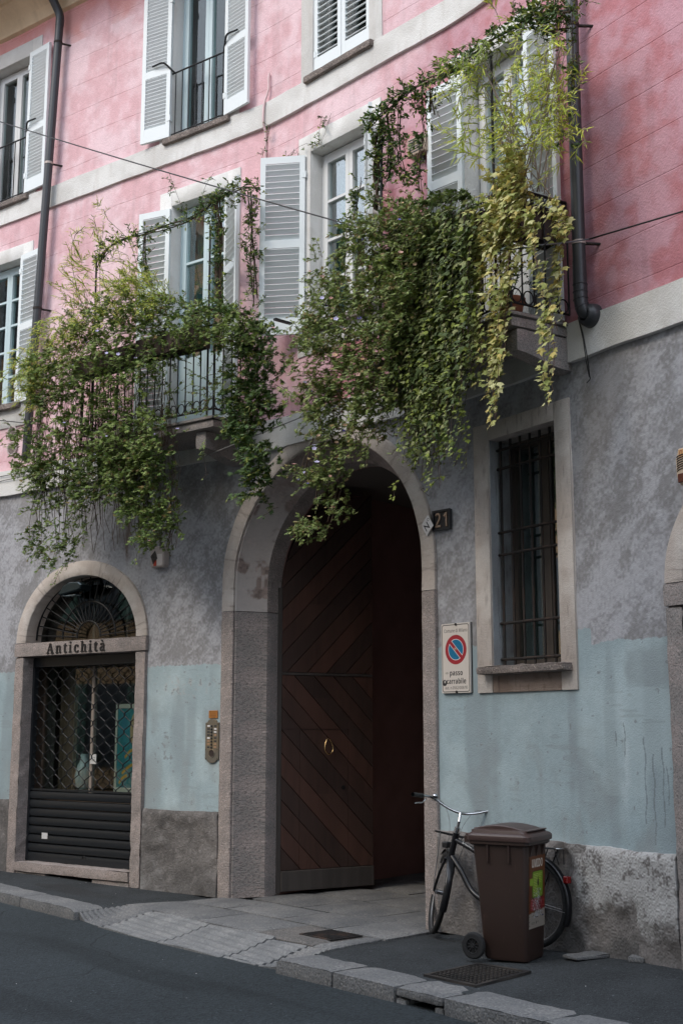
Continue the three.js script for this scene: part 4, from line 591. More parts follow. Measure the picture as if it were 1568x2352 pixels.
// ------------------------------------------------------------------ things on the wall
{ // parking sign
  const g = thing('no_parking_sign', 'white enamelled no parking sign with blue and red disc beside the gate', 'sign'); place(g, .02, 2.275, .0);
  const t = canvas(340, 600, (c, w, h) => {
    c.fillStyle = '#cfc6bd'; c.fillRect(0, 0, w, h); for (let i = 0; i < 260; i++) { c.fillStyle = `rgba(${110 + rnd() * 60},${95 + rnd() * 40},80,${rnd() * .06})`; c.fillRect(rnd() * w, rnd() * h, 2 + rnd() * 3, 10 + rnd() * 60); }
    c.strokeStyle = '#1d1d1f'; c.lineWidth = 6; const r = 22, m = 10; c.beginPath(); c.moveTo(m + r, m); c.lineTo(w - m - r, m); c.quadraticCurveTo(w - m, m, w - m, m + r); c.lineTo(w - m, h - m - r); c.quadraticCurveTo(w - m, h - m, w - m - r, h - m); c.lineTo(m + r, h - m); c.quadraticCurveTo(m, h - m, m, h - m - r); c.lineTo(m, m + r); c.quadraticCurveTo(m, m, m + r, m); c.stroke();
    const tx = (s, y, size, font, sx) => { c.save(); c.font = `${font} ${size}px sans-serif`; c.fillStyle = '#1c1c1e'; c.textAlign = 'center'; c.translate(w / 2 + 4, y); c.scale(sx, 1); c.fillText(s, 0, 0); c.restore(); };
    tx('Comune di Milano', 76, 42, '', .82);
    const cx = w / 2 + 4, cy = 227, R = 128; const arc = (x, y, rr_, col) => { c.beginPath(); c.arc(x, y, rr_, 0, 7); c.fillStyle = col; c.fill(); }; arc(cx, cy, R, '#9c2731'); arc(cx, cy, R * .72, '#e4dfdc'); arc(cx, cy, R * .68, '#0c6a90');
    c.save(); c.beginPath(); c.arc(cx, cy, R * .74, 0, 7); c.clip(); c.translate(cx, cy); c.rotate(Math.PI / 4); c.fillStyle = '#e4dfdc'; c.fillRect(-R, -R * .155, 2 * R, R * .31); c.fillStyle = '#9c2731'; c.fillRect(-R, -R * .12, 2 * R, R * .24); c.restore();
    c.strokeStyle = '#9c2731'; c.lineWidth = R * .28; c.beginPath(); c.arc(cx, cy, R * .86, 0, 7); c.stroke(); arc(cx - 4, cy - 6, 13, '#8d7a5c'); arc(cx - 12, cy - 10, 7, '#c7a09a');
    tx('passo', 450, 64, 'bold', .92); tx('carrabile', 522, 64, 'bold', .86); tx('aut. n.0562/008/95', 568, 35, '', .92); c.beginPath(); c.ellipse(34, 512, 27, 27, 0, 0, 7); c.fillStyle = '#2b2a2b'; c.fill(); c.beginPath(); c.ellipse(36, 503, 9, 12, 0, 0, 7); c.fillStyle = '#b9b2ab'; c.fill(); c.beginPath(); c.ellipse(62, 428, 20, 10, 0, 0, 7); c.fillStyle = '#aaa398'; c.fill();
  });
  obj('plate', rbox(-.17, .17, -.3, .3, .006, .028, .008), std({ color: lin(.55, .52, .49), roughness: .35, metalness: .2 }), g);
  const pl = new THREE.PlaneGeometry(.332, .592); pl.translate(0, 0, .0285); obj('face', pl, std({ map: t, roughness: .35 }), g); obj('back_edge', rbox(-.172, .176, -.302, .302, -.02, .0055, .004), blackM, g);
  for (const y of [.288, -.288]) obj('bolt', new THREE.CylinderGeometry(.011, .011, .014, 8).rotateX(Math.PI / 2).translate(.01, y, .032), ironRustM, g);
}
{ // house number
  const g = thing('house_number', 'dark enamel house number tile reading 21 with raised bronze digits', 'sign'); place(g, -.125, 3.495, .004); const fm = std({ color: lin(.02, .021, .024), roughness: .35 });
  obj('tile', rbox(-.105, .105, -.092, .092, 0, .02, .005), fm, g); obj('frame', [box(-.105, .105, .074, .092, .02, .034), box(-.105, .105, -.092, -.074, .02, .034), box(-.105, -.087, -.074, .074, .02, .034), box(.087, .105, -.074, .074, .02, .034)], fm, g);
  const bz = std({ color: lin(.42, .30, .22), roughness: .4, metalness: .5 }); [['2', -.075], ['1', .02]].forEach(([ch, x]) => { const t = new TextGeometry(ch, { font: fonts.sans_regular, size: .125, depth: .007, curveSegments: 8, bevelEnabled: true, bevelSize: .003, bevelThickness: .004, bevelSegments: 2 }); t.scale(.78, 1, 1); t.translate(x, -.062, .022); obj('digit', t, bz, g); });
  const h = thing('number_card', 'white diamond shaped card lettered N° hanging beside the house number', 'sign'); place(h, -.275, 3.46, .05); h.rotation.order = 'YXZ'; h.rotation.z = rad(38); h.rotation.y += rad(-12);
  const t = canvas(256, 256, (c) => { c.fillStyle = '#d9d7d8'; c.fillRect(0, 0, 256, 256); c.strokeStyle = '#17171a'; c.lineWidth = 22; c.beginPath(); c.moveTo(62, 205); c.lineTo(62, 75); c.lineTo(160, 200); c.lineTo(160, 70); c.stroke(); c.lineWidth = 9; c.beginPath(); c.ellipse(212, 70, 20, 24, 0, 0, 7); c.stroke(); });
  const pc = new THREE.PlaneGeometry(.135, .135, 8, 1); { const p = pc.attributes.position; for (let i = 0; i < p.count; i++) p.setZ(i, .008 * Math.cos(p.getX(i) * 22)); pc.computeVertexNormals(); } obj('card', pc, std({ map: t, roughness: .6, side: THREE.DoubleSide }), h);
}
{ // bell panel
  const g = thing('bell_panel', 'tall brass doorbell panel with name slots and speaker beside the gate', 'intercom'); place(g, -3.305, 1.55, .002); const br = std({ map: tex(128, 256, (u, v) => { const a = fbm(u * 3, v * 6, 4, 3, 391); return mix([.24, .18, .105], [.17, .15, .12], step(.35, .7, a)); }), roughness: .45, metalness: .35 });
  const ol = []; ol.push([-.093, -.19], [-.075, -.19]); for (let i = 0; i <= 8; i++) { const a = Math.PI + Math.PI * i / 8; ol.push([.066 * Math.cos(a), -.192 + .032 * Math.sin(a)]); } ol.push([.093, -.19], [.093, .19]); for (let i = 0; i <= 8; i++) { const a = Math.PI * i / 8; ol.push([.066 * Math.cos(a), .192 + .036 * Math.sin(a)]); } ol.push([-.093, .19]);
  const e = extrude(ol, .012, .003); obj('plate', boxUV(e.index ? e.toNonIndexed() : e), br, g); const cards = [std({ color: lin(.7, .68, .68), roughness: .5 }), std({ color: lin(.03, .03, .033), roughness: .4 }), std({ color: lin(.36, .21, .12), roughness: .5 })];
  const pat = [[0, 1], [1, 0], [1, 0], [1, 2], [0, 1], [2, 1], [2, 2], [1, 2]]; pat.forEach(([a, b], i) => { const y = .155 - i * .031; obj('name_slot', rbox(-.066, -.028, y - .008, y + .008, .012, .0165, .003), cards[a], g); obj('name_slot', rbox(.028, .066, y - .008, y + .008, .012, .0165, .003), cards[b], g); obj('button', new THREE.SphereGeometry(.011, 10, 8).scale(1, 1, .9).translate(-.002, y - .003, .019), blackM, g); });
  obj('speaker_ring', new THREE.TorusGeometry(.04, .004, 8, 28).translate(0, -.125, .016), br, g); obj('speaker', new THREE.CylinderGeometry(.038, .038, .004, 24).rotateX(Math.PI / 2).translate(0, -.125, .0165), std({ color: lin(.06, .045, .04), roughness: .5, metalness: .5 }), g);
  for (const [x, y] of [[-.08, .175], [.08, .175], [-.08, -.085], [.08, -.085], [-.08, -.178], [.08, -.178]]) obj('screw', new THREE.CylinderGeometry(.004, .004, .004, 8).rotateX(Math.PI / 2).translate(x, y, .017), blackM, g);
  const h = thing('notice_plate', 'small orange brass notice plate above the bell panel', 'sign'); place(h, -3.30, 1.824, .002); obj('plate', rbox(-.062, .062, -.04, .04, 0, .006, .002), std({ color: lin(.42, .20, .08), roughness: .4, metalness: .4 }), h);
  const t = canvas(256, 166, (c, w) => { c.fillStyle = '#b5793f'; c.fillRect(0, 0, 256, 166); c.fillStyle = '#4a2f1a'; for (const [y, a, b, hh] of [[22, 70, 230, 8], [48, 40, 215, 5], [70, 40, 220, 9], [98, 40, 215, 10], [120, 30, 220, 7], [140, 75, 180, 9]]) for (let x = a; x < b;) { const q = 8 + rnd() * 16; c.fillRect(x, y, q - 3, hh); x += q; } c.beginPath(); c.arc(38, 26, 14, 0, 7); c.fill(); });
  const pl = new THREE.PlaneGeometry(.121, .077); pl.translate(0, 0, .0064); obj('lettering', pl, std({ map: t, roughness: .4, metalness: .3 }), h);
}
{ // two alarm sirens
  const g = thing('alarm_siren', 'small faded siren box with red corner under the bushy balcony', 'alarm'); place(g, -4.105, 3.535, 0); const bm = std({ color: lin(.42, .36, .33), roughness: .6 });
  const hull = extrude([[-.105, -.085], [-.085, -.115], [.085, -.115], [.105, -.09], [.105, .09], [.085, .118], [-.085, .118], [-.105, .09]], .075, .012); obj('case', hull, bm, g); for (let k = 0; k < 7; k++) { const s = obj('louvre', box(-.045, .045, -.0035, .0035, 0, .006), blackM, g); s.position.set(-.055 + k * .006, .035 - k * .013, .086); s.rotation.z = .72; } obj('red_panel', rbox(-.045, .0, -.1, -.035, .08, .0885, .002), std({ color: lin(.42, .04, .015), roughness: .4 }), g); obj('label_panel', rbox(.006, .085, -.095, .03, .08, .0882, .002), std({ color: lin(.6, .55, .53), roughness: .5 }), g);
  const h = thing('alarm_siren', 'cream siren box with curved louvres beside the right hand doorway', 'alarm'); place(h, 2.75, 3.47, 0); const cr = std({ color: lin(.52, .40, .29), roughness: .5 }); const s2 = extrude([[-.11, -.07], [-.08, -.13], [.08, -.13], [.11, -.07], [.115, .06], [.085, .13], [-.085, .13], [-.115, .06]], .1, .018); obj('case', s2, cr, h);
  for (let k = 0; k < 7; k++) { const y = -.035 + k * .017, w = .088; obj('louvre', tube(Array.from({ length: 9 }, (_, i) => { const a = Math.PI * i / 8; return V(-Math.cos(a) * w, y + Math.sin(a) * .02 * (1 - k * .05), .119); }), .0042, 5), blackM, h); } obj('lamp', rbox(-.085, .085, -.115, -.05, .10, .124, .006), std({ color: lin(.10, .03, .02), roughness: .25 }), h);
  const t = canvas(256, 90, (c) => { c.fillStyle = '#c39a6a'; c.fillRect(0, 0, 256, 90); c.fillStyle = '#2d2018'; c.font = 'bold 44px serif'; c.fillText('BEN', 74, 42); c.font = '30px serif'; c.fillText('call', 74, 78); c.strokeStyle = '#9c4a2a'; c.lineWidth = 9; c.beginPath(); c.ellipse(36, 45, 18, 32, .2, 0, 7); c.stroke(); }); const pl = new THREE.PlaneGeometry(.15, .052); pl.translate(.004, .092, .1185); obj('label_panel', pl, std({ map: t, roughness: .5 }), h);
}
{ // floodlight in the fanlight
  const g = thing('floodlight', 'dark green floodlight fixed in the fanlight of the shop doorway', 'lamp'); place(g, SC[0] - .12, 3.30, .0); const gm = std({ color: lin(.03, .045, .05), roughness: .25, metalness: .4 }); const e = extrude([[-.24, -.07], [-.22, -.085], [.05, -.05], [.14, -.03], [.16, .02], [.10, .055], [-.06, .06], [-.16, .02]], .16, .012); e.translate(0, 0, -.11); obj('housing', e, gm, g); obj('lens', rbox(-.2, .02, -.095, -.085, -.08, .03, .004), std({ color: lin(.25, .3, .32), roughness: .1 }), g); obj('bracket', rod(V(.1, .02, -.05), V(.14, .09, -.12), .014), ironM, g);
}
{ // what shows inside the shop
  const q = (s, y, d) => W(SC[0] + s, y, d); const g = thing('framed_picture', 'framed teal picture with yellow strokes leaning inside the shop window', 'picture'); place(g, SC[0] + .33, 1.46, -.50, rad(-6));
  const t = canvas(256, 400, (c, w, h) => { c.fillStyle = '#1f7a86'; c.fillRect(0, 0, w, h); for (let i = 0; i < 60; i++) { c.fillStyle = `rgba(${20 + rnd() * 30},${90 + rnd() * 40},${100 + rnd() * 40},.2)`; c.fillRect(rnd() * w, rnd() * h, 40, 90); } c.fillStyle = '#a98b66'; c.beginPath(); c.ellipse(200, 110, 60, 90, 0, 0, 7); c.fill(); c.strokeStyle = '#b98a2a'; c.lineWidth = 16; for (const [a, b, e, f] of [[90, 250, 190, 210], [60, 330, 200, 280], [30, 380, 120, 340]]) { c.beginPath(); c.moveTo(a, b); c.quadraticCurveTo((a + e) / 2, b - 40, e, f); c.stroke(); } });
  const pl = new THREE.PlaneGeometry(.42, .9); pl.translate(0, 0, .012); obj('print', pl, std({ map: t, roughness: .6 }), g); obj('frame', [box(-.245, -.21, -.5, .5, -.02, .02), box(.21, .245, -.5, .5, -.02, .02), box(-.21, .21, .45, .5, -.02, .02), box(-.21, .21, -.5, -.45, -.02, .02), box(-.21, .21, -.45, .45, -.02, 0)], std({ color: lin(.55, .52, .46), roughness: .5 }), g);
  for (const [x, w, lb, col] of [[-1.08, .1, 'pale beige cloth hanging at the edge of the shop window', [.24, .20, .17]], [-.72, .14, 'brown cloth hanging in the middle of the shop window', [.20, .13, .085]]]) { const pos = []; for (let i = 0; i < 16; i++) for (const [u, y] of [[i, .95], [i + 1, .95], [i + 1, 2.38], [i, .95], [i + 1, 2.38], [i, 2.38]]) { const v = q(x + w * 2 * u / 16 - w, y, -.5 + .03 * Math.sin(u * 1.4)); pos.push(v.x, v.y, v.z); } tag(obj('hanging_cloth', toCreasedNormals(flat(pos), rad(60)), std({ color: lin(...col), roughness: .95 })), lb, 'cloth'); }
  const w = thing('price_card', 'small white card hanging inside the shop window grille', 'card'); place(w, SC[0] - .085, 1.33, -.33); obj('card', box(-.05, .05, -.055, .055, -.003, 0), std({ color: lin(.7, .7, .68), roughness: .6 }), w); obj('string', rod(V(0, .055, -.002), V(0, .16, -.002), .0015, 4), blackM, w); for (const y of [.02, 0, -.02]) obj('writing', box(-.03, .03, y - .002, y + .002, .0005, .001), blackM, w);
  const b = thing('glass_vase', 'pale round vase standing inside the shop window', 'vase'); b.position.copy(q(-.52, .92, -.6)); obj('body', new THREE.LatheGeometry([[.0, 0], [.06, 0], [.10, .08], [.12, .2], [.09, .32], [.05, .4], [.06, .46]].map(p => new THREE.Vector2(...p)), 20), std({ color: lin(.45, .5, .52), roughness: .2 }), b); obj('foot', new THREE.CylinderGeometry(.09, .1, .03, 20).translate(0, -.015, 0), std({ color: lin(.1, .07, .05), roughness: .6 }), b);
  tag(obj('shop_shelf', wbox(SC[0] - 1.2, SC[0] + .9, .80, .90, -.9, -.42), std({ color: lin(.1, .065, .045), roughness: .7 })), 'dark wooden shelf inside the shop window', 'shelf');
  tag(obj('sticker', wbox(SC[0] - .66, SC[0] - .56, .422, .49, -.1055, -.1035), std({ color: lin(.6, .6, .6), roughness: .5 })), 'small white sticker on the black roller shutter', 'sticker');
}
// cables strung across the facade
function cable(pts, r, label, m = blackM, sag = 0) { const L = []; for (let i = 0; i <= 24; i++) { const u = i / 24 * (pts.length - 1), k = Math.min(pts.length - 2, Math.floor(u)), f = u - k, v = pts[k].clone().lerp(pts[k + 1], f); v.y -= sag * 4 * (i / 24) * (1 - i / 24); L.push(v); } return tag(obj('cable', tube(L, r, 5, false, 60), m), label, 'cable'); }
{ const a = PV(0, 276, .75), b = PV(915, 548, .72); const d = a.clone().sub(b); cable([a.clone().addScaledVector(d, .25), b], .0075, 'black cable sloping down across the pink wall to the ivy balcony', blackM, .03);
  const r = PV(1352, 549, .2); cable([PV(1700, 446, .35), r], .007, 'black cable running from the downpipe bracket off to the right'); cable([r, PV(1240, 557, .7), PV(1130, 577, .72)], .006, 'thin cable passing before the yellow ivy to the downpipe', std({ color: lin(.09, .1, .11), roughness: .5 }), .02); cable([PV(1170, 572, .72), PV(1185, 590, .74), PV(1235, 575, .74), PV(1262, 552, .72)], .006, 'loose loop of cable hanging in the yellow ivy');
  cable([PV(470, 1048, .45), PV(707, 952, .3)], .006, 'pale thin wire stretched between the balcony corbel and the arch', std({ color: lin(.3, .29, .28), roughness: .5 })); const c0 = PV(-40, 962, .1), c1 = PV(95, 975, .1); cable([c0, c1], .006, 'dark wire ending at the foot of the left downpipe'); cable([PV(-30, 1100, .06), PV(75, 1082, .08)], .005, 'thin wire along the lower string course, upper of two'); cable([PV(-30, 1112, .06), PV(75, 1090, .08)], .005, 'thin wire along the lower string course, lower of two');
  cable([W(1.66, 4.86, .06), W(1.74, 4.7, .09), W(1.78, 4.5, .09), W(1.74, 4.34, .03), W(1.70, 4.32, .03)], .0045, 'loose black cord hanging below the elbow of the downpipe, longer of two'); cable([W(1.66, 4.86, .06), W(1.72, 4.66, .07), W(1.745, 4.48, .07), W(1.73, 4.36, .03)], .0045, 'loose black cord hanging below the elbow of the downpipe, shorter of two'); }

// ------------------------------------------------------------------ bin
{
  const g = thing('wheelie_bin', 'brown two-wheeled waste bin with a torn sticker standing by the bicycle', 'bin'); const th = rad(58.4), zd = V(Math.sin(th), 0, Math.cos(th)), mid = V(1.41, .04, -9.33); g.position.copy(mid.addScaledVector(zd, -.19)); g.rotation.y = th; g.scale.set(.92, .97, .92);
  const bm = std({ map: tex(256, 256, (u, v) => { const a = fbm(u * 5, v * 5, 4, 5, 401), b = vn(u * 120, v * 6, 120, 6, 402); let c = mul([.036, .020, .0155], .85 + .3 * a); if (b > .93 && a > .5) c = mul(c, 1.7); return c; }), roughness: .48 }), lm = std({ map: tex(256, 256, (u, v) => { const a = fbm(u * 6, v * 6, 4, 6, 411), b = vn(u * 90, v * 90, 90, 90, 412); return mul([.062, .036, .031], .8 + .3 * a + .15 * b); }), roughness: .42 });
  // body: loft of rounded rectangles
  const ring = (w, d, r, y, zc = 0) => { const L = []; const q = [[1, 1], [-1, 1], [-1, -1], [1, -1]]; q.forEach(([sx, sz], k) => { for (let i = 0; i <= 4; i++) { const a = Math.PI / 2 * (k + i / 4); L.push(V(sx * (w / 2 - r) + r * Math.cos(a), y, zc + sz * (d / 2 - r) + r * Math.sin(a))); } }); return L; };
  const loft = rings => { const pos = [], uv = []; for (let j = 0; j + 1 < rings.length; j++) { const A = rings[j], B = rings[j + 1]; for (let i = 0; i < A.length; i++) { const n = (i + 1) % A.length; for (const v of [A[i], B[i], B[n], A[i], B[n], A[n]]) { pos.push(v.x, v.y, v.z); uv.push(v.x + v.z, v.y); } } } const cap = (R, up) => { const c = R.reduce((a, b) => a.clone().add(b), V(0, 0, 0)).multiplyScalar(1 / R.length); for (let i = 0; i < R.length; i++) { const n = (i + 1) % R.length; for (const v of up ? [c, R[n], R[i]] : [c, R[i], R[n]]) { pos.push(v.x, v.y, v.z); uv.push(v.x, v.z); } } }; cap(rings[0], false); cap(rings[rings.length - 1], true); return toCreasedNormals(flat(pos, uv), rad(35)); };
  obj('body', loft([ring(.34, .34, .03, 0, .015), ring(.36, .37, .04, .02, .01), ring(.40, .415, .04, .45, .0), ring(.44, .465, .04, .84, -.01), ring(.44, .465, .04, .855, -.01)]), bm, g);
  obj('rim', loft([ring(.46, .49, .04, .825, -.01), ring(.485, .52, .045, .835, -.01), ring(.485, .52, .045, .868, -.01)]), bm, g);
  for (const x of [-1, 1]) for (const z of [-.1, .08]) obj('gusset', rbox(x * .223 - .012, x * .223 + .012, .70, .83, z - .008, z + .008, .003), bm, g); for (const x of [-.12, 0, .12]) { const e = extrude([[0, 0], [.0, .11], [.035, .11]], .016); e.rotateY(-Math.PI / 2); e.translate(x, .715, .212); obj('gusset', e, bm, g); }
  const lid = part('lid', g); obj('shell', loft([ring(.50, .545, .05, .858, -.005), ring(.505, .55, .05, .862, -.005), ring(.505, .55, .05, .895, -.005), ring(.485, .525, .05, .91, -.005), ring(.46, .49, .05, .916, -.01), ring(.45, .47, .05, .935, -.02), ring(.40, .41, .05, .942, -.03)]), lm, lid);
  const dome = []; for (let i = 0; i <= 8; i++) { const z = -.24 + i * .055; dome.push([z, .94 + .032 * Math.sin(Math.PI * clamp((i + .6) / 8.6)) - (i === 8 ? .004 : 0)]); } const dg = extrude([...dome, [.2, .925], [-.24, .925]], .34, .006); dg.rotateY(-Math.PI / 2); dg.translate(.17, 0, 0); obj('raised_panel', dg, lm, lid); obj('lip', rbox(-.19, .19, .932, .94, .17, .235, .003), lm, lid);
  obj('hinge_bar', rod(V(-.2, .875, -.30), V(.2, .875, -.30), .014, 10), bm, g); for (const x of [-.2, -.06, .06, .2]) obj('handle_bracket', rbox(x - .012, x + .012, .84, .89, -.31, -.25, .004), bm, g); for (const x of [-.17, .17]) obj('lid_arm', rbox(x - .02, x + .02, .88, .905, -.31, -.26, .004), lm, g);
  const axle = obj('axle', rod(V(-.24, .094, -.235), V(.24, .094, -.235), .011, 8), ironM, g); for (const x of [-.225, .225]) { const w = part('wheel', g); w.position.set(x, .094, -.235); const tl = new THREE.LatheGeometry([[.052, -.022], [.085, -.026], [.095, -.018], [.098, 0], [.095, .018], [.085, .026], [.052, .022]].map(p => new THREE.Vector2(...p)), 32); tl.rotateZ(Math.PI / 2); obj('tyre', tl, rubberM, w); obj('disc', new THREE.CylinderGeometry(.054, .054, .02, 24).rotateZ(Math.PI / 2), blackM, w); obj('hub', new THREE.CylinderGeometry(.016, .018, .05, 14).rotateZ(Math.PI / 2), rubberM, w); for (let k = 0; k < 10; k++) { const a = k / 10 * Math.PI * 2; obj('spoke', rod(V(Math.sign(x) * .012, Math.cos(a) * .015, Math.sin(a) * .015), V(Math.sign(x) * .016, Math.cos(a) * .052, Math.sin(a) * .052), .0045, 5), rubberM, w); } obj('rim', new THREE.TorusGeometry(.056, .005, 6, 28).rotateY(Math.PI / 2).translate(Math.sign(x) * .02, 0, 0), rubberM, w); }
  const st = canvas(300, 660, (c, w, h) => {
    c.fillStyle = '#5e3212'; c.fillRect(0, 0, w, h); c.save(); c.font = 'bold 92px sans-serif'; c.fillStyle = '#cfc8bd'; c.translate(46, 108); c.scale(.66, 1.15); c.fillText('UMIDO', 0, 0); c.restore();
    c.fillStyle = '#222018'; const rrct = (x, y, a, b, r) => { c.beginPath(); c.moveTo(x + r, y); c.arcTo(x + a, y, x + a, y + b, r); c.arcTo(x + a, y + b, x, y + b, r); c.arcTo(x, y + b, x, y, r); c.arcTo(x, y, x + a, y, r); c.closePath(); c.fill(); }; rrct(58, 140, 206, 252, 28); c.fillStyle = '#6d8a1c'; rrct(64, 146, 194, 240, 24); c.fillStyle = '#7f9d2a'; rrct(14, 205, 60, 66, 10);
    for (let y = 168; y < 370; y += 15) { c.fillStyle = '#b9c56a'; for (let x = 84; x < 150 + rnd() * 40;) { const q = 6 + rnd() * 14; c.fillRect(x, y, q - 3, 6); x += q; } } for (let y = 170; y < 260; y += 16) { c.fillStyle = '#a9bb52'; c.fillRect(185, y, 40 + rnd() * 18, 5); }
    c.fillStyle = '#2a2018'; c.beginPath(); c.ellipse(168, 250, 15, 32, 0, 0, 7); c.fill(); c.fillRect(164, 200, 7, 60);
    c.fillStyle = '#6b1014'; c.fillRect(24, 392, w - 34, 110); for (let y = 402; y < 500; y += 14) { c.fillStyle = '#b06a6a'; for (let x = 40; x < 140;) { const q = 6 + rnd() * 12; c.fillRect(x, y, q - 3, 6); x += q; } } c.strokeStyle = '#b04a45'; c.lineWidth = 4; c.strokeRect(238, 420, 44, 52);
    c.fillStyle = '#8d857c'; c.beginPath(); c.moveTo(0, 522); for (let x = 0; x <= w; x += 8) c.lineTo(x, 518 - x * .09 + rnd() * 14); c.lineTo(w, h); c.lineTo(0, h); c.fill(); for (let i = 0; i < 420; i++) { const x = 150 + (rnd() + rnd() - 1) * 110, y = 300 + rnd() * 260; if (rnd() < .3 && y < 380) continue; c.fillStyle = rnd() < .7 ? '#a9aeb4' : '#3b2a20'; c.fillRect(x, y, 2 + rnd() * 6, 3 + rnd() * 14); } for (let i = 0; i < 60; i++) { c.fillStyle = '#3a1f10'; c.fillRect(rnd() < .5 ? rnd() * 12 : w - rnd() * 10, rnd() * h, 4 + rnd() * 6, 3 + rnd() * 8); }
    c.fillStyle = '#4b4742'; c.fillRect(130, 560, 40, 10); c.fillRect(130, 600, 14, 26); c.fillRect(160, 604, 16, 10); c.fillRect(44, 608, 66, 4); c.fillRect(44, 620, 60, 4); c.fillStyle = '#3c3a55'; c.fillRect(240, 556, 36, 12);
  });
  const pl = new THREE.PlaneGeometry(.315, .52, 1, 10), p = pl.attributes.position; for (let i = 0; i < p.count; i++) { const y = p.getY(i) + .49, zf = y < .45 ? lerp(.195, .2075, (y - .02) / .43) : lerp(.2075, .2225, (y - .45) / .39); p.setXYZ(i, p.getX(i) + .012, y, zf + .0025); } pl.computeVertexNormals(); obj('sticker', pl, std({ map: st, roughness: .45 }), g).userData.label = 'torn brown, green and red sticker reading UMIDO';
}
// ------------------------------------------------------------------ bicycle
{
  const g = thing('bicycle', 'black city bicycle with mudguards leaning against the granite plinth', 'bicycle'), re = V(1.45, .042, -9.79), WB = 1.05, f = V(-Math.sin(rad(42)), -.02, -Math.cos(rad(42))).normalize();
  const side = f.clone().cross(V(0, 1, 0)).normalize(); let up = side.clone().cross(f).normalize(); const lean = rad(2.5); const up2 = up.clone().multiplyScalar(Math.cos(lean)).addScaledVector(side, Math.sin(lean)), side2 = f.clone().cross(up2); g.applyMatrix4(new THREE.Matrix4().makeBasis(f, up2, side2).setPosition(re));
  const paint = std({ color: lin(.012, .012, .014), roughness: .28, metalness: .2 }), rimM = std({ color: lin(.16, .16, .165), roughness: .4, metalness: .7 }), chrome = std({ color: lin(.6, .6, .61), roughness: .18, metalness: 1 }), R = .335;
  function wheel(par, x, y) { const w = part('wheel', par); w.position.set(x, y, 0); obj('tyre', new THREE.TorusGeometry(R - .022, .0235, 10, 56), rubberM, w); obj('rim', new THREE.TorusGeometry(R - .045, .010, 6, 56).scale(1, 1, 1.1), rimM, w); obj('hub', new THREE.CylinderGeometry(.02, .02, .09, 14).rotateX(Math.PI / 2), chrome, w); for (let k = 0; k < 28; k++) { const a = k / 28 * Math.PI * 2, b = a + (k % 4 < 2 ? 1 : -1) * .55, z = k % 2 ? .035 : -.035; obj('spoke', rod(V(.02 * Math.cos(b), .02 * Math.sin(b), z), V((R - .05) * Math.cos(a), (R - .05) * Math.sin(a), z * .15), .0009, 3), rimM, w); } return w; }
  function guard(par, cx, cy, a0, a1, name) { const pos = [], n = 36, m = 6; const pt = (i, k) => { const a = lerp(a0, a1, i / n), c = Math.PI * k / m, r = R + .012 + .014 * Math.sin(c), z = .03 * Math.cos(c); return [cx + r * Math.cos(a), cy + r * Math.sin(a), z]; }; for (let i = 0; i < n; i++) for (let k = 0; k < m; k++) pos.push(...pt(i, k), ...pt(i + 1, k), ...pt(i + 1, k + 1), ...pt(i, k), ...pt(i + 1, k + 1), ...pt(i, k + 1)); return obj(name, toCreasedNormals(flat(pos), rad(50)), paint, par); }
  wheel(g, 0, R); guard(g, 0, R, rad(20), rad(205), 'rear_mudguard');
  const HB = V(WB - .19, .60, 0), HT = V(WB - .262, .815, 0), BB = V(.43, .275, 0), ST_ = V(.275, .70, 0);
  // frame
  obj('head_tube', rod(HB, HT, .027, 12), paint, g); obj('down_tube', tube([HB.clone().lerp(HT, .15), V(WB - .30, .53, 0), V(WB - .43, .37, 0), BB], .024, 10, false, 24), paint, g); obj('top_tube', tube([HT.clone().lerp(HB, .25), V(.55, .66, 0), V(.345, .52, 0)], .02, 10, false, 20), paint, g); obj('seat_tube', rod(BB, ST_, .017, 10), paint, g); for (const z of [-1, 1]) { obj('chain_stay', tube([BB.clone().setZ(z * .03), V(.2, .29, z * .055), V(0, R, z * .062)], .009, 7), paint, g); obj('seat_stay', tube([V(.30, .635, z * .02), V(.15, .5, z * .055), V(0, R, z * .062)], .008, 7), paint, g); }
  { const tx = new TextGeometry("B'TWIN", { font: fonts.sans_bold, size: .022, depth: .001, curveSegments: 3 }); tx.rotateY(Math.PI); tx.translate(0, -.010, -.0165); const a = V(.71, .745, 0), b = V(.62, .705, 0); tx.rotateZ(Math.atan2(a.y - b.y, a.x - b.x)); tx.translate(a.x, a.y - .007, 0); obj('lettering', tx, std({ color: lin(.6, .6, .6), roughness: .5 }), g); }
  obj('seat_post', rod(ST_.clone().add(V(0, -.06, 0)), V(.25, .80, 0), .0125, 8), chrome, g);
  { const s = extrude([[-.14, .0], [-.15, .035], [-.12, .055], [-.04, .042], [.08, .05], [.135, .04], [.14, .022], [.05, .01], [-.06, 0]], .05, .02); s.translate(.25, .825, -.025); const p = s.attributes.position; for (let i = 0; i < p.count; i++) { const x = p.getX(i) - .25, k = lerp(1.9, .55, clamp((x + .15) / .22)); p.setZ(i, p.getZ(i) * k); } s.computeVertexNormals(); obj('saddle', toCreasedNormals(s, rad(60)), blackM, g); }
  // rack, lamp, guard stays, crank
  const rk = part('rear_rack', g); for (const z of [-.055, 0, .055]) obj('rail', rod(V(.17, .735, z), V(-.27, .74, z), .0055, 6), ironM, rk); obj('end', tube([V(-.25, .74, -.055), V(-.285, .74, -.03), V(-.285, .74, .03), V(-.25, .74, .055)], .0055, 6), steelM, rk); for (const z of [-.06, .06]) { obj('strut', rod(V(-.2, .735, z), V(-.02, R + .02, z), .0048, 6), ironM, rk); obj('strut', rod(V(-.26, .735, z * .9), V(-.28, .62, z * .5), .004, 6), ironM, rk); }
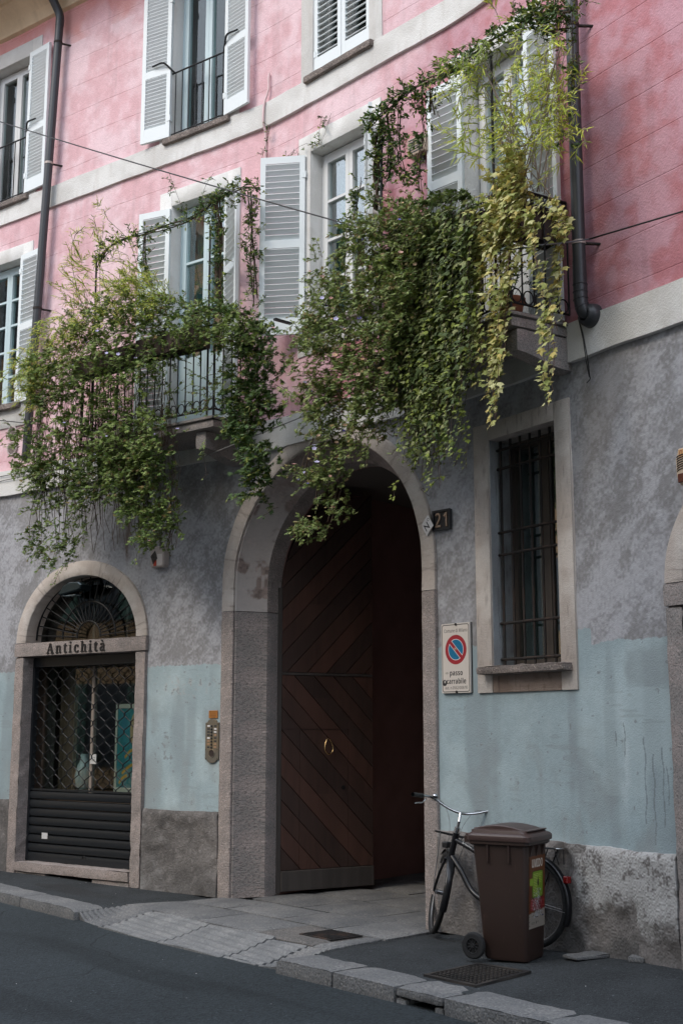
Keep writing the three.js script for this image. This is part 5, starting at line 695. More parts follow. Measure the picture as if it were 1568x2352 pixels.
  obj('tail_lamp', rbox(-.352, -.312, .49, .545, -.028, .028, .008), new THREE.MeshPhysicalMaterial({ color: lin(.22, .01, .01), roughness: .2, clearcoat: 1 }), g); for (const z of [-.045, .045]) obj('guard_stay', rod(V(0, R, z), V(-.33, R - .05, z * .8), .002, 4), steelM, g); obj('chain_case', extrude([[.5, .2], [.5, .36], [.44, .37], [0, .385], [-.06, R], [0, .285], [.4, .2]], .02, .008).translate(0, 0, .04), paint, g); const cr = part('crank', g); obj('arm', rod(V(.43, .275, .085), V(.53, .15, .085), .01, 6), chrome, cr); obj('arm', rod(V(.43, .275, -.075), V(.33, .40, -.075), .01, 6), chrome, cr); obj('pedal', rbox(.49, .57, .135, .16, .09, .17, .006), blackM, cr); obj('pedal', rbox(.29, .37, .39, .415, -.165, -.085, .006), blackM, cr); obj('kick_stand', rod(V(.36, .26, -.04), V(.22, .015, -.13), .008, 6), steelM, g);
  // steered front: fork, wheel, guard, bars
  const sf = part('front_fork', g), ax = HT.clone().sub(HB).normalize(); const piv = HB.clone(); const q = new THREE.Quaternion().setFromAxisAngle(ax, rad(-40)); sf.quaternion.copy(q); sf.position.copy(piv.clone().sub(piv.clone().applyQuaternion(q))); const FX = WB;
  // children of the fork are given in the bicycle's own axes, then turned about the steering axis
  const w = wheel(g, 0, 0); w.quaternion.copy(q); w.position.copy(V(FX, R, 0).sub(piv).applyQuaternion(q).add(piv));
  for (const z of [-.052, .052]) obj('blade', tube([HB.clone().setZ(z * .7), V(WB - .13, .5, z), V(WB - .03, R + .06, z), V(FX, R, z)], .0115, 8, false, 16), paint, sf); obj('crown', rod(HB.clone().setZ(-.05), HB.clone().setZ(.05), .016, 8), paint, sf); guard(sf, FX, R, rad(35), rad(205), 'front_mudguard'); for (const z of [-.045, .045]) obj('guard_stay', rod(V(FX, R, z), V(FX - .33, R - .09, z * .8), .002, 4), steelM, sf);
  const SB_ = HT.clone().addScaledVector(ax, .09), bc = SB_.clone().add(V(.02, .075, 0)); obj('stem', [rod(HT, SB_, .0125, 10), rod(SB_, bc, .012, 10), rod(HT.clone().addScaledVector(ax, -.005), HT.clone().addScaledVector(ax, .045), .024, 10)], chrome, sf);
  for (const z of [-1, 1]) { const L = [[.02, 0, 0], [.03, .005, .05], [.035, .03, .14], [.025, .062, .22], [0, .07, .28], [-.04, .06, .35], [-.12, .045, .43]].map(([x, y, zz]) => bc.clone().add(V(x - .02, y, zz * z))); obj('handlebar', tube(L.slice(0, 6), .0115, 10, false, 24), chrome, sf); obj('grip', tube([L[5].clone().lerp(L[4], .2), L[5], L[6]], .018, 10, false, 10), blackM, sf); obj('brake_lever', tube([bc.clone().add(V(-.02, .05, z * .30)), bc.clone().add(V(-.04, .01, z * .33)), bc.clone().add(V(-.10, -.005, z * .375)), bc.clone().add(V(-.15, -.02, z * .405))], .006, 6), chrome, sf); obj('brake_cable', tube([bc.clone().add(V(-.03, .035, z * .265)), bc.clone().add(V(.08, .06, z * .15)), bc.clone().add(V(.09, -.08, z * .06)), HB.clone().add(V(.05, .06, z * .03))], .0022, 4, false, 20), std({ color: lin(.2, .2, .2), roughness: .4 }), sf); }
  obj('bell', new THREE.SphereGeometry(.024, 14, 8, 0, 6.3, 0, 1.6).translate(bc.x - .04, bc.y + .08, -.235), chrome, sf); obj('bell_base', new THREE.CylinderGeometry(.025, .02, .018, 14).translate(bc.x - .04, bc.y + .074, -.235), blackM, sf);
  const ry = .80, fk = part('front_rack', g); const fkq = v => v.sub(piv).applyQuaternion(q).add(piv); const loop = [[.06, .14], [.06, -.14], [.14, -.14], [.14, .14]].map(([x, z]) => fkq(V(WB - .26 + x + .05, ry, z))); obj('loop', tube(loop, .006, 6, true, 40), ironM, fk); for (const z of [-.11, .11]) obj('strut', rod(fkq(V(WB - .12, ry, z)), fkq(V(FX, R + .02, z * .55)), .0045, 6), steelM, fk); obj('front_lamp', rbox(WB - .18, WB - .12, .69, .74, -.03, .03, .012), blackM, g);
}
// ------------------------------------------------------------------ planters and plants
const boxM = std({ map: woodTex([.055, .034, .028], 501), roughness: .8 }), clayM = std({ map: tex(128, 128, (u, v) => mul([.33, .13, .075], .75 + .5 * fbm(u * 5, v * 5, 4, 5, 505))), roughness: .9 }), soilM = std({ color: lin(.03, .022, .016), roughness: 1 });
function planter(s0, s1, y0, y1, d0, d1, label) { const g = thing('planter_box', label, 'planter'); obj('front_board', wbox(s0, s1, y0, y1, d1 - .018, d1), boxM, g); obj('back_board', wbox(s0, s1, y0, y1, d0, d0 + .018), boxM, g); obj('end_board', wbox(s0, s0 + .018, y0, y1, d0 + .018, d1 - .018), boxM, g); obj('end_board', wbox(s1 - .018, s1, y0, y1, d0 + .018, d1 - .018), boxM, g); obj('soil', wbox(s0 + .018, s1 - .018, y0 + .01, y1 - .03, d0 + .018, d1 - .018), soilM, g); return g; }
planter(-4.72, -3.78, 5.50, 5.71, .67, .86, 'dark wooden planter box under the lobed foliage, hung on the ring-bottomed railing near the vents'); planter(-3.72, -2.78, 5.52, 5.73, .67, .86, 'dark wooden planter box hung on the ring-bottomed railing near the half open shutter');
planter(-.36, .55, 5.52, 5.80, .41, .595, 'dark wooden planter box behind the ivy railing, beside the louvred vent'); planter(.58, 1.30, 5.52, 5.80, .41, .595, 'dark wooden planter box holding the yellow ivy behind the railing'); planter(1.32, 1.495, 5.52, 5.80, .06, .595, 'dark wooden planter box along the side railing by the downpipe');
{ const g = thing('flower_pot', 'terracotta pot with a fern on the ivy balcony floor', 'flower pot'); g.position.copy(W(1.28, 4.86, .42)); obj('pot', new THREE.LatheGeometry([[0, 0], [.075, 0], [.105, .15], [.12, .155], [.12, .19], [.108, .19], [.1, .16], [0, .16]].map(p => new THREE.Vector2(...p)), 20), clayM, g); const fm = std({ color: lin(.035, .075, .03), roughness: .7 }); for (let k = 0; k < 14; k++) { const a = k * 2.4, L = [], up = rr(.16, .34); for (let i = 0; i <= 10; i++) { const u = i / 10; L.push(V(Math.cos(a) * u * .2, .17 + up * Math.sin(u * 2.2), Math.sin(a) * u * .2)); } const pos = []; for (let i = 1; i < 10; i++) for (const sd of [-1, 1]) { const t = L[i + 1].clone().sub(L[i - 1]).normalize(), n = t.clone().cross(V(0, 1, 0)).normalize().multiplyScalar(sd), w = .045 * Math.sin(Math.PI * i / 10.5); const a0 = L[i].clone().addScaledVector(t, -.009), b0 = L[i].clone().addScaledVector(t, .009), c0 = L[i].clone().addScaledVector(n, w).addScaledVector(t, .012); pos.push(...a0.toArray(), ...b0.toArray(), ...c0.toArray()); } obj('frond', [flat(pos), tube(L, .002, 3, false, 8)], fm, g); } }

// leaf shapes: base at the origin, tip along +y, folded a little along the midrib
function leafGeo(out, fold, curl) { // out: right-hand outline from base to tip
  const L = [...out, ...out.slice(1, -1).reverse().map(([x, y]) => [-x, y])], pos = [], z = (x, y) => -Math.abs(x) * fold + curl * y * y; const mid = [0, out[out.length - 1][1] * .42];
  for (let i = 0; i < L.length; i++) { const a = L[i], b = L[(i + 1) % L.length]; pos.push(mid[0], mid[1], z(...mid) * .3, b[0], b[1], z(...b), a[0], a[1], z(...a)); }
  const g = flat(pos); return toCreasedNormals(g, rad(70));
}
const LEAF = {
  lobed: [[[0, 0], [.12, .1], [.46, .02], [.2, .24], [.58, .36], [.17, .46], [.42, .80], [.09, .64], [0, 1]], [[0, 0], [.1, .12], [.5, .14], [.16, .32], [.48, .58], [.12, .58], [.2, .9], [0, .96]]].map(o => leafGeo(o, .35, -.12)),
  ivy: [[[0, .04], [.16, 0], [.40, .08], [.30, .24], [.56, .46], [.24, .52], [.14, .72], [0, 1]], [[0, .06], [.2, 0], [.34, .12], [.46, .38], [.24, .48], [.12, .7], [0, .98]]].map(o => leafGeo(o, .25, -.18)),
  narrow: [[[0, 0], [.06, .2], [.085, .45], [.05, .75], [0, 1]], [[0, 0], [.05, .2], [.07, .5], [.03, .8], [0, 1]]].map((o, i) => leafGeo(o, .5, i ? -.35 : -.2)),
  oval: [[[0, 0], [.17, .16], [.28, .42], [.2, .74], [0, 1]], [[0, 0], [.2, .2], [.25, .5], [.12, .82], [0, 1]]].map(o => leafGeo(o, .3, -.15)),
};
const leafMat = (c = [1, 1, 1]) => new THREE.MeshPhysicalMaterial({ color: lin(...c), roughness: .7, specularIntensity: .5, transmission: .32, thickness: 0, side: THREE.DoubleSide });
const barkM = std({ color: lin(.07, .045, .032), roughness: .9 }), paleBarkM = std({ color: lin(.26, .22, .19), roughness: .9 }), greenStemM = std({ color: lin(.09, .10, .04), roughness: .8 });
const outward = s => { const p = plan(s)[2]; return V(-Math.cos(p), 0, Math.sin(p)); }, along = s => { const p = plan(s)[2]; return V(Math.sin(p), 0, Math.cos(p)); };
const camP = V(0, CAM_Y, 0), M4 = new THREE.Matrix4();
class Plant {
  constructor(name, label, type, pal, stemM = barkM) { this.o = thing(name, label, 'plant'); this.type = type; this.pal = pal.map(([r, g_, b]) => [r, g_, b * .8]); this.L = []; this.stems = []; this.stemM = stemM; }
  leaf(p, tip, nrm, size, ci) {
    const y = tip.clone().normalize(), z = nrm.clone().addScaledVector(y, -nrm.dot(y)); if (z.lengthSq() < 1e-4) z.set(.3, .5, .8); z.normalize(); const x = y.clone().cross(z);
    const c = ci ?? Math.floor(rnd() * this.pal.length), k = rr(.86, 1.14); this.L.push({ p: p.clone(), x, y, z, s: size, w: size * rr(.85, 1.1), c, k, v: rnd() < .5 ? 0 : 1, r: size / p.distanceTo(camP) });
  }
  twig(pts, r) { this.stems.push(new THREE.TubeGeometry(new THREE.CatmullRomCurve3(pts), Math.max(2, pts.length * 2), r, 4, false)); }
  // a short shoot carrying leaves
  sprig(base, dir, len, n, size, droop, o = {}) {
    const L = [base.clone()]; let d = dir.clone().normalize(), p = base.clone(); const k = 5; for (let i = 0; i < k; i++) { d.y -= droop / k; d.add(V(rr(-.14, .14), rr(-.1, .1), rr(-.14, .14))).normalize(); p = p.clone().addScaledVector(d, len / k); L.push(p); }
    this.twig(L, o.r || .0022); const cv = new THREE.CatmullRomCurve3(L), s = o.s ?? 0, nn = outward(s);
    for (let i = 0; i < n; i++) { const u = o.tipOnly ? lerp(.45, 1, (i + rnd()) / n) : (i + rnd() * .8) / n, q = cv.getPoint(clamp(u)), t = cv.getTangent(clamp(u)), side = V(rr(-1, 1), rr(-.6, .7), rr(-1, 1)).addScaledVector(nn, .5); side.addScaledVector(t, o.fwd ?? .5).normalize(); const z = (o.size0 ? lerp(o.size0, 1, u) : 1); this.leaf(q.clone().addScaledVector(side, .006), side, V(rr(-.5, .5), rr(.3, 1.2), rr(-.5, .5)).addScaledVector(nn, rr(.2, .9)), size * (.45 + .9 * rnd()) * z, o.pick ? o.pick(u, q) : undefined); }
  }
  strand(a, b, o) { // a,b: {s,y,d}; hangs from a to b
    const n = Math.max(4, Math.ceil(Math.hypot(a.y - b.y, (a.s - b.s)) / .12)), pts = [], ph = rnd() * 9; for (let i = 0; i <= n; i++) { const u = i / n; pts.push(W(lerp(a.s, b.s, u) + (o.sway ?? .03) * (Math.sin(u * n * .55 + ph) + .6 * Math.sin(u * n * .23 + ph * 2.7)) + rr(-.01, .01), lerp(a.y, b.y, u), lerp(a.d, b.d ?? a.d, u) + (i ? .035 * sm(u * 4) : 0) + .03 * Math.sin(u * n * .4 + ph * 1.9) + rr(-.012, .012))); }
    this.twig(pts, o.r || .0022); const cv = new THREE.CatmullRomCurve3(pts), len = cv.getLength(), m = Math.ceil(len / o.gap), nn = outward((a.s + b.s) / 2), al = along((a.s + b.s) / 2);
    for (let i = 0; i < m; i++) { const u = (i + rnd()) / m; if (vn(u * len * 9 + ph * 30, ph * 7, 4096, 256, 601) < .34) continue; const q = cv.getPoint(u), sd = i % 2 ? 1 : -1; if (rnd() < .05 && len > .3) this.sprig(q, al.clone().multiplyScalar(rr(-1, 1)).addScaledVector(nn, rr(.2, .9)).add(V(0, rr(-.5, .5), 0)), rr(.05, .16), 6, o.size * .85, 1.1, { s: a.s, pick: o.pick }); const tip = al.clone().multiplyScalar(sd * rr(.2, 1)).addScaledVector(nn, rr(.1, .8)).add(V(0, rr(-1.1, .15), 0)); q.addScaledVector(al, sd * rr(.0, .022)).addScaledVector(nn, rr(0, .03)); this.leaf(q, tip, nn.clone().multiplyScalar(rr(.4, 1.2)).add(V(rr(-.5, .5), rr(.2, 1.1), rr(-.5, .5))), o.size * (.45 + .95 * Math.pow(rnd(), .8)) * (u > .8 ? .75 : 1), o.pick ? o.pick(u, q) : undefined); }
  }
  // shoots spread through the volume behind an outline
  mass(poly, d0, d1, n, o) {
    const Q = poly.map(([x, y]) => P(x, y, (d0 + d1) / 2)), S = Q.map(q => q.s), Y = Q.map(q => q.y), s0 = Math.min(...S), s1 = Math.max(...S), y0 = Math.min(...Y), y1 = Math.max(...Y);
    const inside = (s, y) => { let c = false; for (let i = 0, j = Q.length - 1; i < Q.length; j = i++) if ((Q[i].y > y) !== (Q[j].y > y) && s < (Q[j].s - Q[i].s) * (y - Q[i].y) / (Q[j].y - Q[i].y) + Q[i].s) c = !c; return c; };
    let k = 0, guard = 0; while (k < n && guard++ < n * 40) {
      const s = rr(s0, s1), y = rr(y0, y1); if (!inside(s, y)) continue; const hole = fbm(s * 4.2 + 11, y * 4.2, 3, 256, o.sd || 511), thr = (o.holes || 0) * lerp(1, o.topHoles ?? .4, (y - y0) / (y1 - y0)); if (hole < .30 + thr * .22 && rnd() < .93) continue;
      const bulge = fbm(s * 2.5, y * 2.5, 2, 256, 517), d = lerp(d0, d1, Math.pow(rnd(), .7)) + (bulge - .5) * .18; const nn = outward(s), al = along(s), dir = nn.clone().multiplyScalar(rr(.1, 1)).addScaledVector(al, rr(-1, 1)).add(V(0, rr(o.up ? -.3 : -1.0, o.up ? 1.2 : .7), 0));
      this.sprig(W(s, y, d), dir, rr(o.len * .6, o.len * 1.3), Math.round(rr(o.n * .7, o.n * 1.3)), o.size, o.droop ?? .5, { s, pick: o.pick && ((u, q) => o.pick(u, s, y, d)), ...o.sp }); k++;
    }
  }
  done(keep = 300) {
    this.L.sort((a, b) => b.r - a.r); const mats = this.pal.map(c => leafMat(c)), big = this.L.splice(0, keep);
    const mat = l => new THREE.Matrix4().makeBasis(l.x.clone().multiplyScalar(l.w), l.y.clone().multiplyScalar(l.s), l.z.clone().multiplyScalar(l.s)).setPosition(l.p);
    for (const l of big) { const m = obj('leaf', LEAF[this.type][l.v], mats[l.c], this.o); m.applyMatrix4(mat(l)); }
    for (const v of [0, 1]) { const S = this.L.filter(l => l.v === v); if (!S.length) continue; const im = new THREE.InstancedMesh(LEAF[this.type][v], leafMat(), S.length); S.forEach((l, i) => { im.setMatrixAt(i, mat(l)); const c = this.pal[l.c]; im.setColorAt(i, lin(c[0] * l.k, c[1] * l.k, c[2] * l.k)); }); im.instanceMatrix.needsUpdate = true; im.name = 'foliage'; im.userData.kind = 'stuff'; this.o.add(im); }
    if (this.stems.length) { const m = obj('stems', this.stems, this.stemM, this.o); m.userData.kind = 'stuff'; }
    return this;
  }
  flowers(n, cols, size, near) { const g = leafGeo([[0, 0], [.3, .3], [.34, .7], [0, 1]], .2, .2); const cl = merge([0, 1, 2, 3, 4].map(k => { const q = g.clone(); q.rotateX(.9); q.rotateY(k * 1.257); return q; })); const ms = cols.map(c => std({ color: lin(...c), roughness: .7 })); const src = this.L.filter(near); for (let i = 0; i < n && src.length; i++) { const l = src[Math.floor(rnd() * src.length)], m = obj('flower', cl, ms[i % ms.length], this.o); m.position.copy(l.p).add(V(rr(-.02, .02), rr(0, .03), rr(.01, .04))); m.rotation.set(rr(.3, 1.2), rr(0, 6), 0); m.scale.setScalar(size * rr(.6, 1.3)); } return this; }
}
// palettes: plain leaf pigments
const GREEN = [[.088, .15, .042], [.12, .19, .052], [.165, .235, .062], [.24, .31, .10], [.24, .18, .08]], FRESH = [[.44, .53, .085], [.34, .43, .07], [.56, .60, .13], [.22, .30, .06], [.58, .50, .15]], IVY = [[.075, .115, .034], [.105, .15, .045], [.16, .205, .07], [.31, .33, .17], [.27, .33, .07]], GOLD = [[.62, .56, .25], [.50, .50, .22], [.32, .36, .13], [.66, .54, .22], [.64, .62, .38]], DARK = [[0.057, 0.111, 0.038], [0.081, 0.149, 0.049], [0.115, 0.189, 0.057], [0.297, 0.338, 0.088], [0.095, 0.128, 0.041]];
const px = L => L.map(([x, y]) => [x, y]);
{ // left balcony: bushy lobed plant spilling in two tails
  const p = new Plant('trailing_geranium', 'dense lobed-leaf green plant spilling over the ring-bottomed balcony in two hanging tails', 'lobed', GREEN);
  const pk = (u, s, y, d) => rnd() < .06 ? 4 : (u > .6 && rnd() < .5) || d > .98 ? 2 + Math.floor(rnd() * 2) : Math.floor(rnd() * 3);
  p.mass(px([[110, 800], [180, 740], [240, 690], [320, 670], [400, 680], [470, 705], [560, 695], [618, 745], [625, 790], [560, 800], [480, 790], [430, 800], [395, 830], [388, 900], [398, 1000], [396, 1080], [300, 1110], [210, 1130], [110, 1130], [60, 1060], [45, 1010], [90, 960], [95, 880]]), .60, 1.02, 1300, { len: .19, n: 12, size: .046, pick: pk, holes: .55, topHoles: .15, sd: 511 });
  p.mass(px([[55, 1040], [150, 1020], [240, 1040], [235, 1130], [215, 1200], [205, 1270], [150, 1310], [95, 1280], [60, 1240], [100, 1190], [95, 1120], [40, 1080]]), .62, .92, 380, { len: .15, n: 11, size: .04, pick: pk, holes: 1.0, topHoles: .5, sd: 521 });
  p.mass(px([[240, 1030], [395, 1030], [398, 1110], [416, 1205], [398, 1235], [345, 1262], [318, 1240], [290, 1190], [255, 1120]]), .62, .94, 400, { len: .15, n: 12, size: .041, pick: pk, holes: .7, topHoles: .3, sd: 531 });
  p.mass(px([[395, 830], [530, 810], [540, 950], [400, 1000]]), .60, .75, 45, { len: .2, n: 9, size: .035, pick: pk, holes: .6, sd: 533 });
  for (let i = 0; i < 150; i++) { const x = rr(70, 400), a = P(x, rr(860, 1000), .78), b = P(x + rr(-22, 22), rr(1050, 1270), .78); const L = []; for (let k = 0; k <= 6; k++) { const u = k / 6; L.push(W(lerp(a.s, b.s, u) + rr(-.03, .03), lerp(a.y, b.y, u), .74 + rr(-.05, .05))); } p.twig(L, .003); }
  for (const [x, y, x2, y2] of [[470, 1010, 478, 1085], [480, 1090, 470, 1105], [150, 1290, 135, 1345], [280, 1180, 285, 1215], [340, 1250, 325, 1300]]) p.strand(P(x, y, .78), P(x2, y2, .8), { gap: .012, size: .035, pick: () => Math.floor(rnd() * 4) });
  p.flowers(46, [[.42, .38, .62], [.5, .46, .68], [.5, .27, .27]], .022, l => l.p.distanceTo(camP) < 14.2); p.done();
}
{ // right hand tail of the same balcony
  const p = new Plant('hanging_geranium', 'single dark green lobed-leaf tail hanging from the balcony end beside the half open shutter', 'lobed', DARK);
  const pk = u => rnd() < .12 ? 3 : Math.floor(rnd() * 3);
  p.mass(px([[575, 705], [625, 740], [632, 800], [638, 900], [640, 1000], [625, 1080], [600, 1150], [570, 1150], [592, 1080], [560, 1010], [545, 950], [560, 860], [575, 790]]), .45, .78, 420, { len: .14, n: 13, size: .05, pick: pk, holes: .35, topHoles: .2, sd: 541 });
  p.strand(P(560, 1130, .7), P(535, 1150, .75), { gap: .01, size: .045, pick: pk }); p.strand(P(630, 1165, .6), P(610, 1190, .62), { gap: .01, size: .045, pick: pk }); p.flowers(6, [[.5, .46, .68]], .02, () => true); p.done();
}
{ // feathery yellow-green bush on the left
  const p = new Plant('feathery_shrub', 'yellow-green feathery shrub with narrow leaves at the balcony end by the left downpipe', 'narrow', FRESH, greenStemM);
  p.mass(px([[175, 560], [235, 520], [310, 560], [318, 640], [380, 690], [320, 740], [190, 750], [150, 700], [175, 640]]), .58, .85, 150, { len: .2, n: 14, size: .06, droop: .3, up: 1, holes: .5, topHoles: 1.1, sd: 551, sp: { fwd: .9 } });
  p.mass(px([[60, 830], [120, 740], [200, 720], [240, 770], [180, 830], [100, 920], [45, 920], [38, 870]]), .60, .95, 300, { len: .2, n: 14, size: .062, droop: .8, holes: .4, topHoles: .5, sd: 553, sp: { fwd: .9 } });
  p.mass(px([[240, 660], [330, 620], [400, 690], [330, 760], [240, 760]]), .75, 1.08, 190, { len: .18, n: 13, size: .058, up: 1, holes: .3, sd: 555, sp: { fwd: .8 } });
  for (const L of [[[330, 700], [300, 560], [245, 500], [232, 470], [222, 480]], [[200, 740], [165, 600], [170, 545], [195, 520]], [[230, 720], [228, 560], [216, 500]]]) { const q = L.map(([x, y]) => PV(x, y, .66)); p.twig(q, .0035); const cv = new THREE.CatmullRomCurve3(q); for (let i = 0; i < 9; i++) p.sprig(cv.getPoint(rr(.4, 1)), V(rr(-1, 1), rr(-.3, .8), rr(-1, 1)), .1, 8, .05, .4, { s: -4.6, fwd: .9 }); }
  p.done();
}
function climber(name, label, runs, sd) {
  const p = new Plant(name, label, 'oval', DARK); const pk = (u, q) => rnd() < .1 + .22 * u ? 3 : Math.floor(rnd() * 3);
  for (const r of runs) { const pts = r.pts.map(([x, y, d]) => PV(x, y, d ?? r.d)); for (let k = 0; k < (r.woody || 3); k++) p.twig(pts.map(v => v.clone().add(V(rr(-.03, .03), rr(-.03, .03), rr(-.03, .03)))), r.thick || .006); const cv = new THREE.CatmullRomCurve3(pts), len = cv.getLength(), n = Math.ceil(len * r.per); for (let i = 0; i < n; i++) { const u = rnd(), q = cv.getPoint(u).add(V(rr(-r.rad, r.rad), rr(-r.rad, r.rad), rr(-r.rad, r.rad))); p.sprig(q, V(rr(-1, 1), rr(-.9, .9), rr(-1, 1)).addScaledVector(outward(r.s), .4), rr(.06, r.len || .13), r.n || 9, r.size || .040, r.droop ?? .4, { s: r.s, pick: pk }); } }
  return p;
}
climber('climbing_jasmine', 'dark glossy climber trained on a hoop over the ring-bottomed balcony', [
  { pts: [[225, 610], [245, 575], [290, 550], [330, 540], [380, 520], [430, 505], [470, 485]], d: .64, per: 55, rad: .05, s: -4 }, { pts: [[470, 485], [500, 455], [535, 440], [570, 430], [592, 435]], d: .58, per: 95, rad: .075, s: -3 },
  { pts: [[498, 460], [503, 540], [500, 620], [508, 700]], d: .62, per: 75, rad: .055, s: -3, woody: 6, thick: .008 }, { pts: [[575, 440], [582, 520], [580, 600], [588, 690]], d: .4, per: 75, rad: .08, s: -2.8 }, { pts: [[330, 540], [335, 600], [345, 650]], d: .62, per: 50, rad: .05, s: -4 },
  { pts: [[430, 500], [405, 440], [385, 400]], d: .55, per: 14, rad: .01, s: -4, woody: 1, thick: .002, n: 5 }, { pts: [[470, 480], [475, 430], [490, 400]], d: .55, per: 16, rad: .01, s: -3.4, woody: 1, thick: .002, n: 5 }, { pts: [[440, 720], [500, 715], [560, 725]], d: .85, per: 90, rad: .09, s: -3.2 },
], 1).done();
climber('wall_climber', 'thin climbing shoots creeping over the head of the window with a half open shutter', [{ pts: [[600, 360], [612, 320], [618, 285]], d: .06, per: 26, rad: .012, s: -2.4, woody: 1, thick: .002, n: 5, len: .07, size: .03 }, { pts: [[660, 365], [700, 335], [735, 325], [755, 260]], d: .05, per: 22, rad: .012, s: -1.9, woody: 1, thick: .002, n: 5, len: .07, size: .03 }, { pts: [[728, 325], [738, 290], [742, 262]], d: .05, per: 22, rad: .012, s: -1.9, woody: 1, thick: .002, n: 5, len: .06, size: .03 }], 2).done(60);
climber('climbing_honeysuckle', 'dark glossy climber trained on the hoop of the ivy balcony and hanging before the vent', [
  { pts: [[866, 480], [864, 400], [868, 330], [876, 280]], d: .6, per: 75, rad: .06, s: -.3, woody: 6, thick: .009 }, { pts: [[850, 290], [880, 262], [930, 215], [985, 188], [1040, 160]], d: .6, per: 105, rad: .075, s: 0 }, { pts: [[1040, 160], [1085, 125], [1140, 85], [1200, 55], [1260, 28], [1312, 22]], d: .6, per: 120, rad: .085, s: .8 },
  { pts: [[1220, 20], [1250, 60], [1300, 70]], d: .55, per: 80, rad: .1, s: 1.2 }, { pts: [[960, 215], [975, 300], [960, 380], [965, 440]], d: .5, per: 55, rad: .05, s: 0, woody: 4, thick: .003 }, { pts: [[920, 240], [915, 330], [930, 420]], d: .52, per: 75, rad: .08, s: 0, woody: 4, thick: .003 }, { pts: [[885, 260], [895, 330], [890, 400]], d: .55, per: 70, rad: .07, s: -.2 }, { pts: [[985, 200], [990, 260]], d: .5, per: 60, rad: .06, s: .1 },
  { pts: [[830, 410], [815, 470], [800, 540]], d: .55, per: 55, rad: .05, s: -.5, woody: 2, thick: .003 }, { pts: [[1308, 30], [1318, 120], [1312, 220], [1316, 330]], d: .45, per: 40, rad: .05, s: 1.5, woody: 2, thick: .003 },
], 3).done();
{ // middle: bushy plant left of the ivy
  const p = new Plant('scented_geranium', 'bushy small-leaved plant with violet flowers covering the left half of the ivy balcony', 'lobed', [[.155, .225, .08], [.20, .27, .092], [.26, .32, .115], [.35, .40, .17], [.34, .26, .14]]);
  const pk = (u, s, y, d) => rnd() < .1 ? 4 : u > .6 && rnd() < .5 ? 2 + Math.floor(rnd() * 2) : Math.floor(rnd() * 3);
  p.mass(px([[790, 565], [850, 510], [890, 480], [960, 478], [1010, 470], [1010, 560], [990, 680], [960, 780], [930, 860], [900, 940], [830, 950], [760, 930], [715, 860], [700, 770], [735, 720], [735, 640], [760, 590]]), .60, 1.02, 1250, { len: .18, n: 13, size: .040, pick: pk, holes: .4, topHoles: .2, sd: 561 });
  p.mass(px([[715, 860], [800, 900], [900, 900], [895, 985], [870, 1050], [800, 1060], [740, 1010], [710, 940]]), .55, .85, 260, { len: .15, n: 11, size: .040, pick: pk, holes: .9, topHoles: .5, sd: 563 });
  // hanging shoots before the arch
  for (const [a, b, c] of [[[745, 985], [735, 1060], [725, 1150]], [[760, 1000], [790, 1080], [760, 1200]], [[720, 1000], [700, 1080], [690, 1120]]]) { const q = [a, b, c].map(([x, y]) => PV(x, y, .72)); p.twig(q, .006); p.twig(q.map(v => v.clone().add(V(rr(-.04, .04), rr(-.02, .02), .02))), .004); }
  p.mass(px([[720, 1085], [780, 1055], [825, 1080], [800, 1130], [790, 1195], [745, 1230], [700, 1230], [665, 1225], [700, 1190], [740, 1170]]), .62, .85, 120, { len: .12, n: 11, size: .04, pick: pk, holes: .6, sd: 565 }); p.mass(px([[670, 1070], [730, 1060], [735, 1100], [690, 1125]]), .65, .8, 22, { len: .1, n: 9, size: .035, pick: pk }); 
  for (const [a, b] of [[[845, 980], [858, 1075]], [[812, 960], [820, 1050]], [[710, 930], [650, 890]], [[700, 935], [640, 880]], [[725, 750], [690, 745]], [[735, 735], [685, 700]], [[770, 960], [735, 1035]]]) p.strand(P(...a, .74), P(...b, .8), { gap: .011, size: .036, pick: u => Math.floor(rnd() * 4), r: .003 });
  p.flowers(150, [[.16, .13, .5], [.50, .30, .24], [.52, .36, .26], [.5, .47, .66], [.52, .27, .25], [.48, .3, .17]], .024, () => true); p.done();
}
{ // ivy curtain
  const p = new Plant('green_ivy', 'curtain of green ivy strands hanging from the right balcony towards the arch', 'ivy', IVY); const prof = x => x < 930 ? lerp(960, 1040, (x - 895) / 35) : x < 975 ? lerp(1040, 1135, (x - 930) / 45) : x < 1010 ? 1130 : x < 1055 ? lerp(1120, 1060, (x - 1010) / 45) : lerp(1040, 900, (x - 1055) / 35);
  const pk = u => rnd() < .16 ? 3 : rnd() < .12 + u * .3 ? 4 : Math.floor(rnd() * 3);
  for (let i = 0; i < 150; i++) { const x = rr(905, 1092), top = lerp(490, 455, (x - 905) / 185), hang = rnd() < .72 ? rr(.72, 1.0) : rr(.35, .75), yb = top + (prof(x) - top) * hang, d = rr(.63, .86); p.strand(P(x, top + rr(-6, 26) + (rnd() < .3 ? rr(0, 220) : 0), d), P(x + rr(-10, 8), yb, d), { gap: .021, size: .054, pick: pk }); }
  for (let i = 0; i < 60; i++) { const x = rr(930, 1095), q = P(x, lerp(490, 458, (x - 905) / 185), rr(.58, .8)); p.sprig(W(q.s, q.y, q.d), outward(q.s).add(V(rr(-.6, .6), .8, rr(-.6, .6))), .14, 9, .042, .8, { s: q.s, pick: u => Math.floor(rnd() * 3) }); }
  for (const [a, b] of [[[905, 1100], [912, 1150]], [[985, 1120], [990, 1140]], [[1075, 940], [1078, 1075]], [[1060, 1000], [1052, 1070]], [[1035, 1090], [1000, 1130]]]) p.strand(P(...a, .7), P(...b, .72), { gap: .02, size: .042, pick: () => 4 });
  p.done();
}
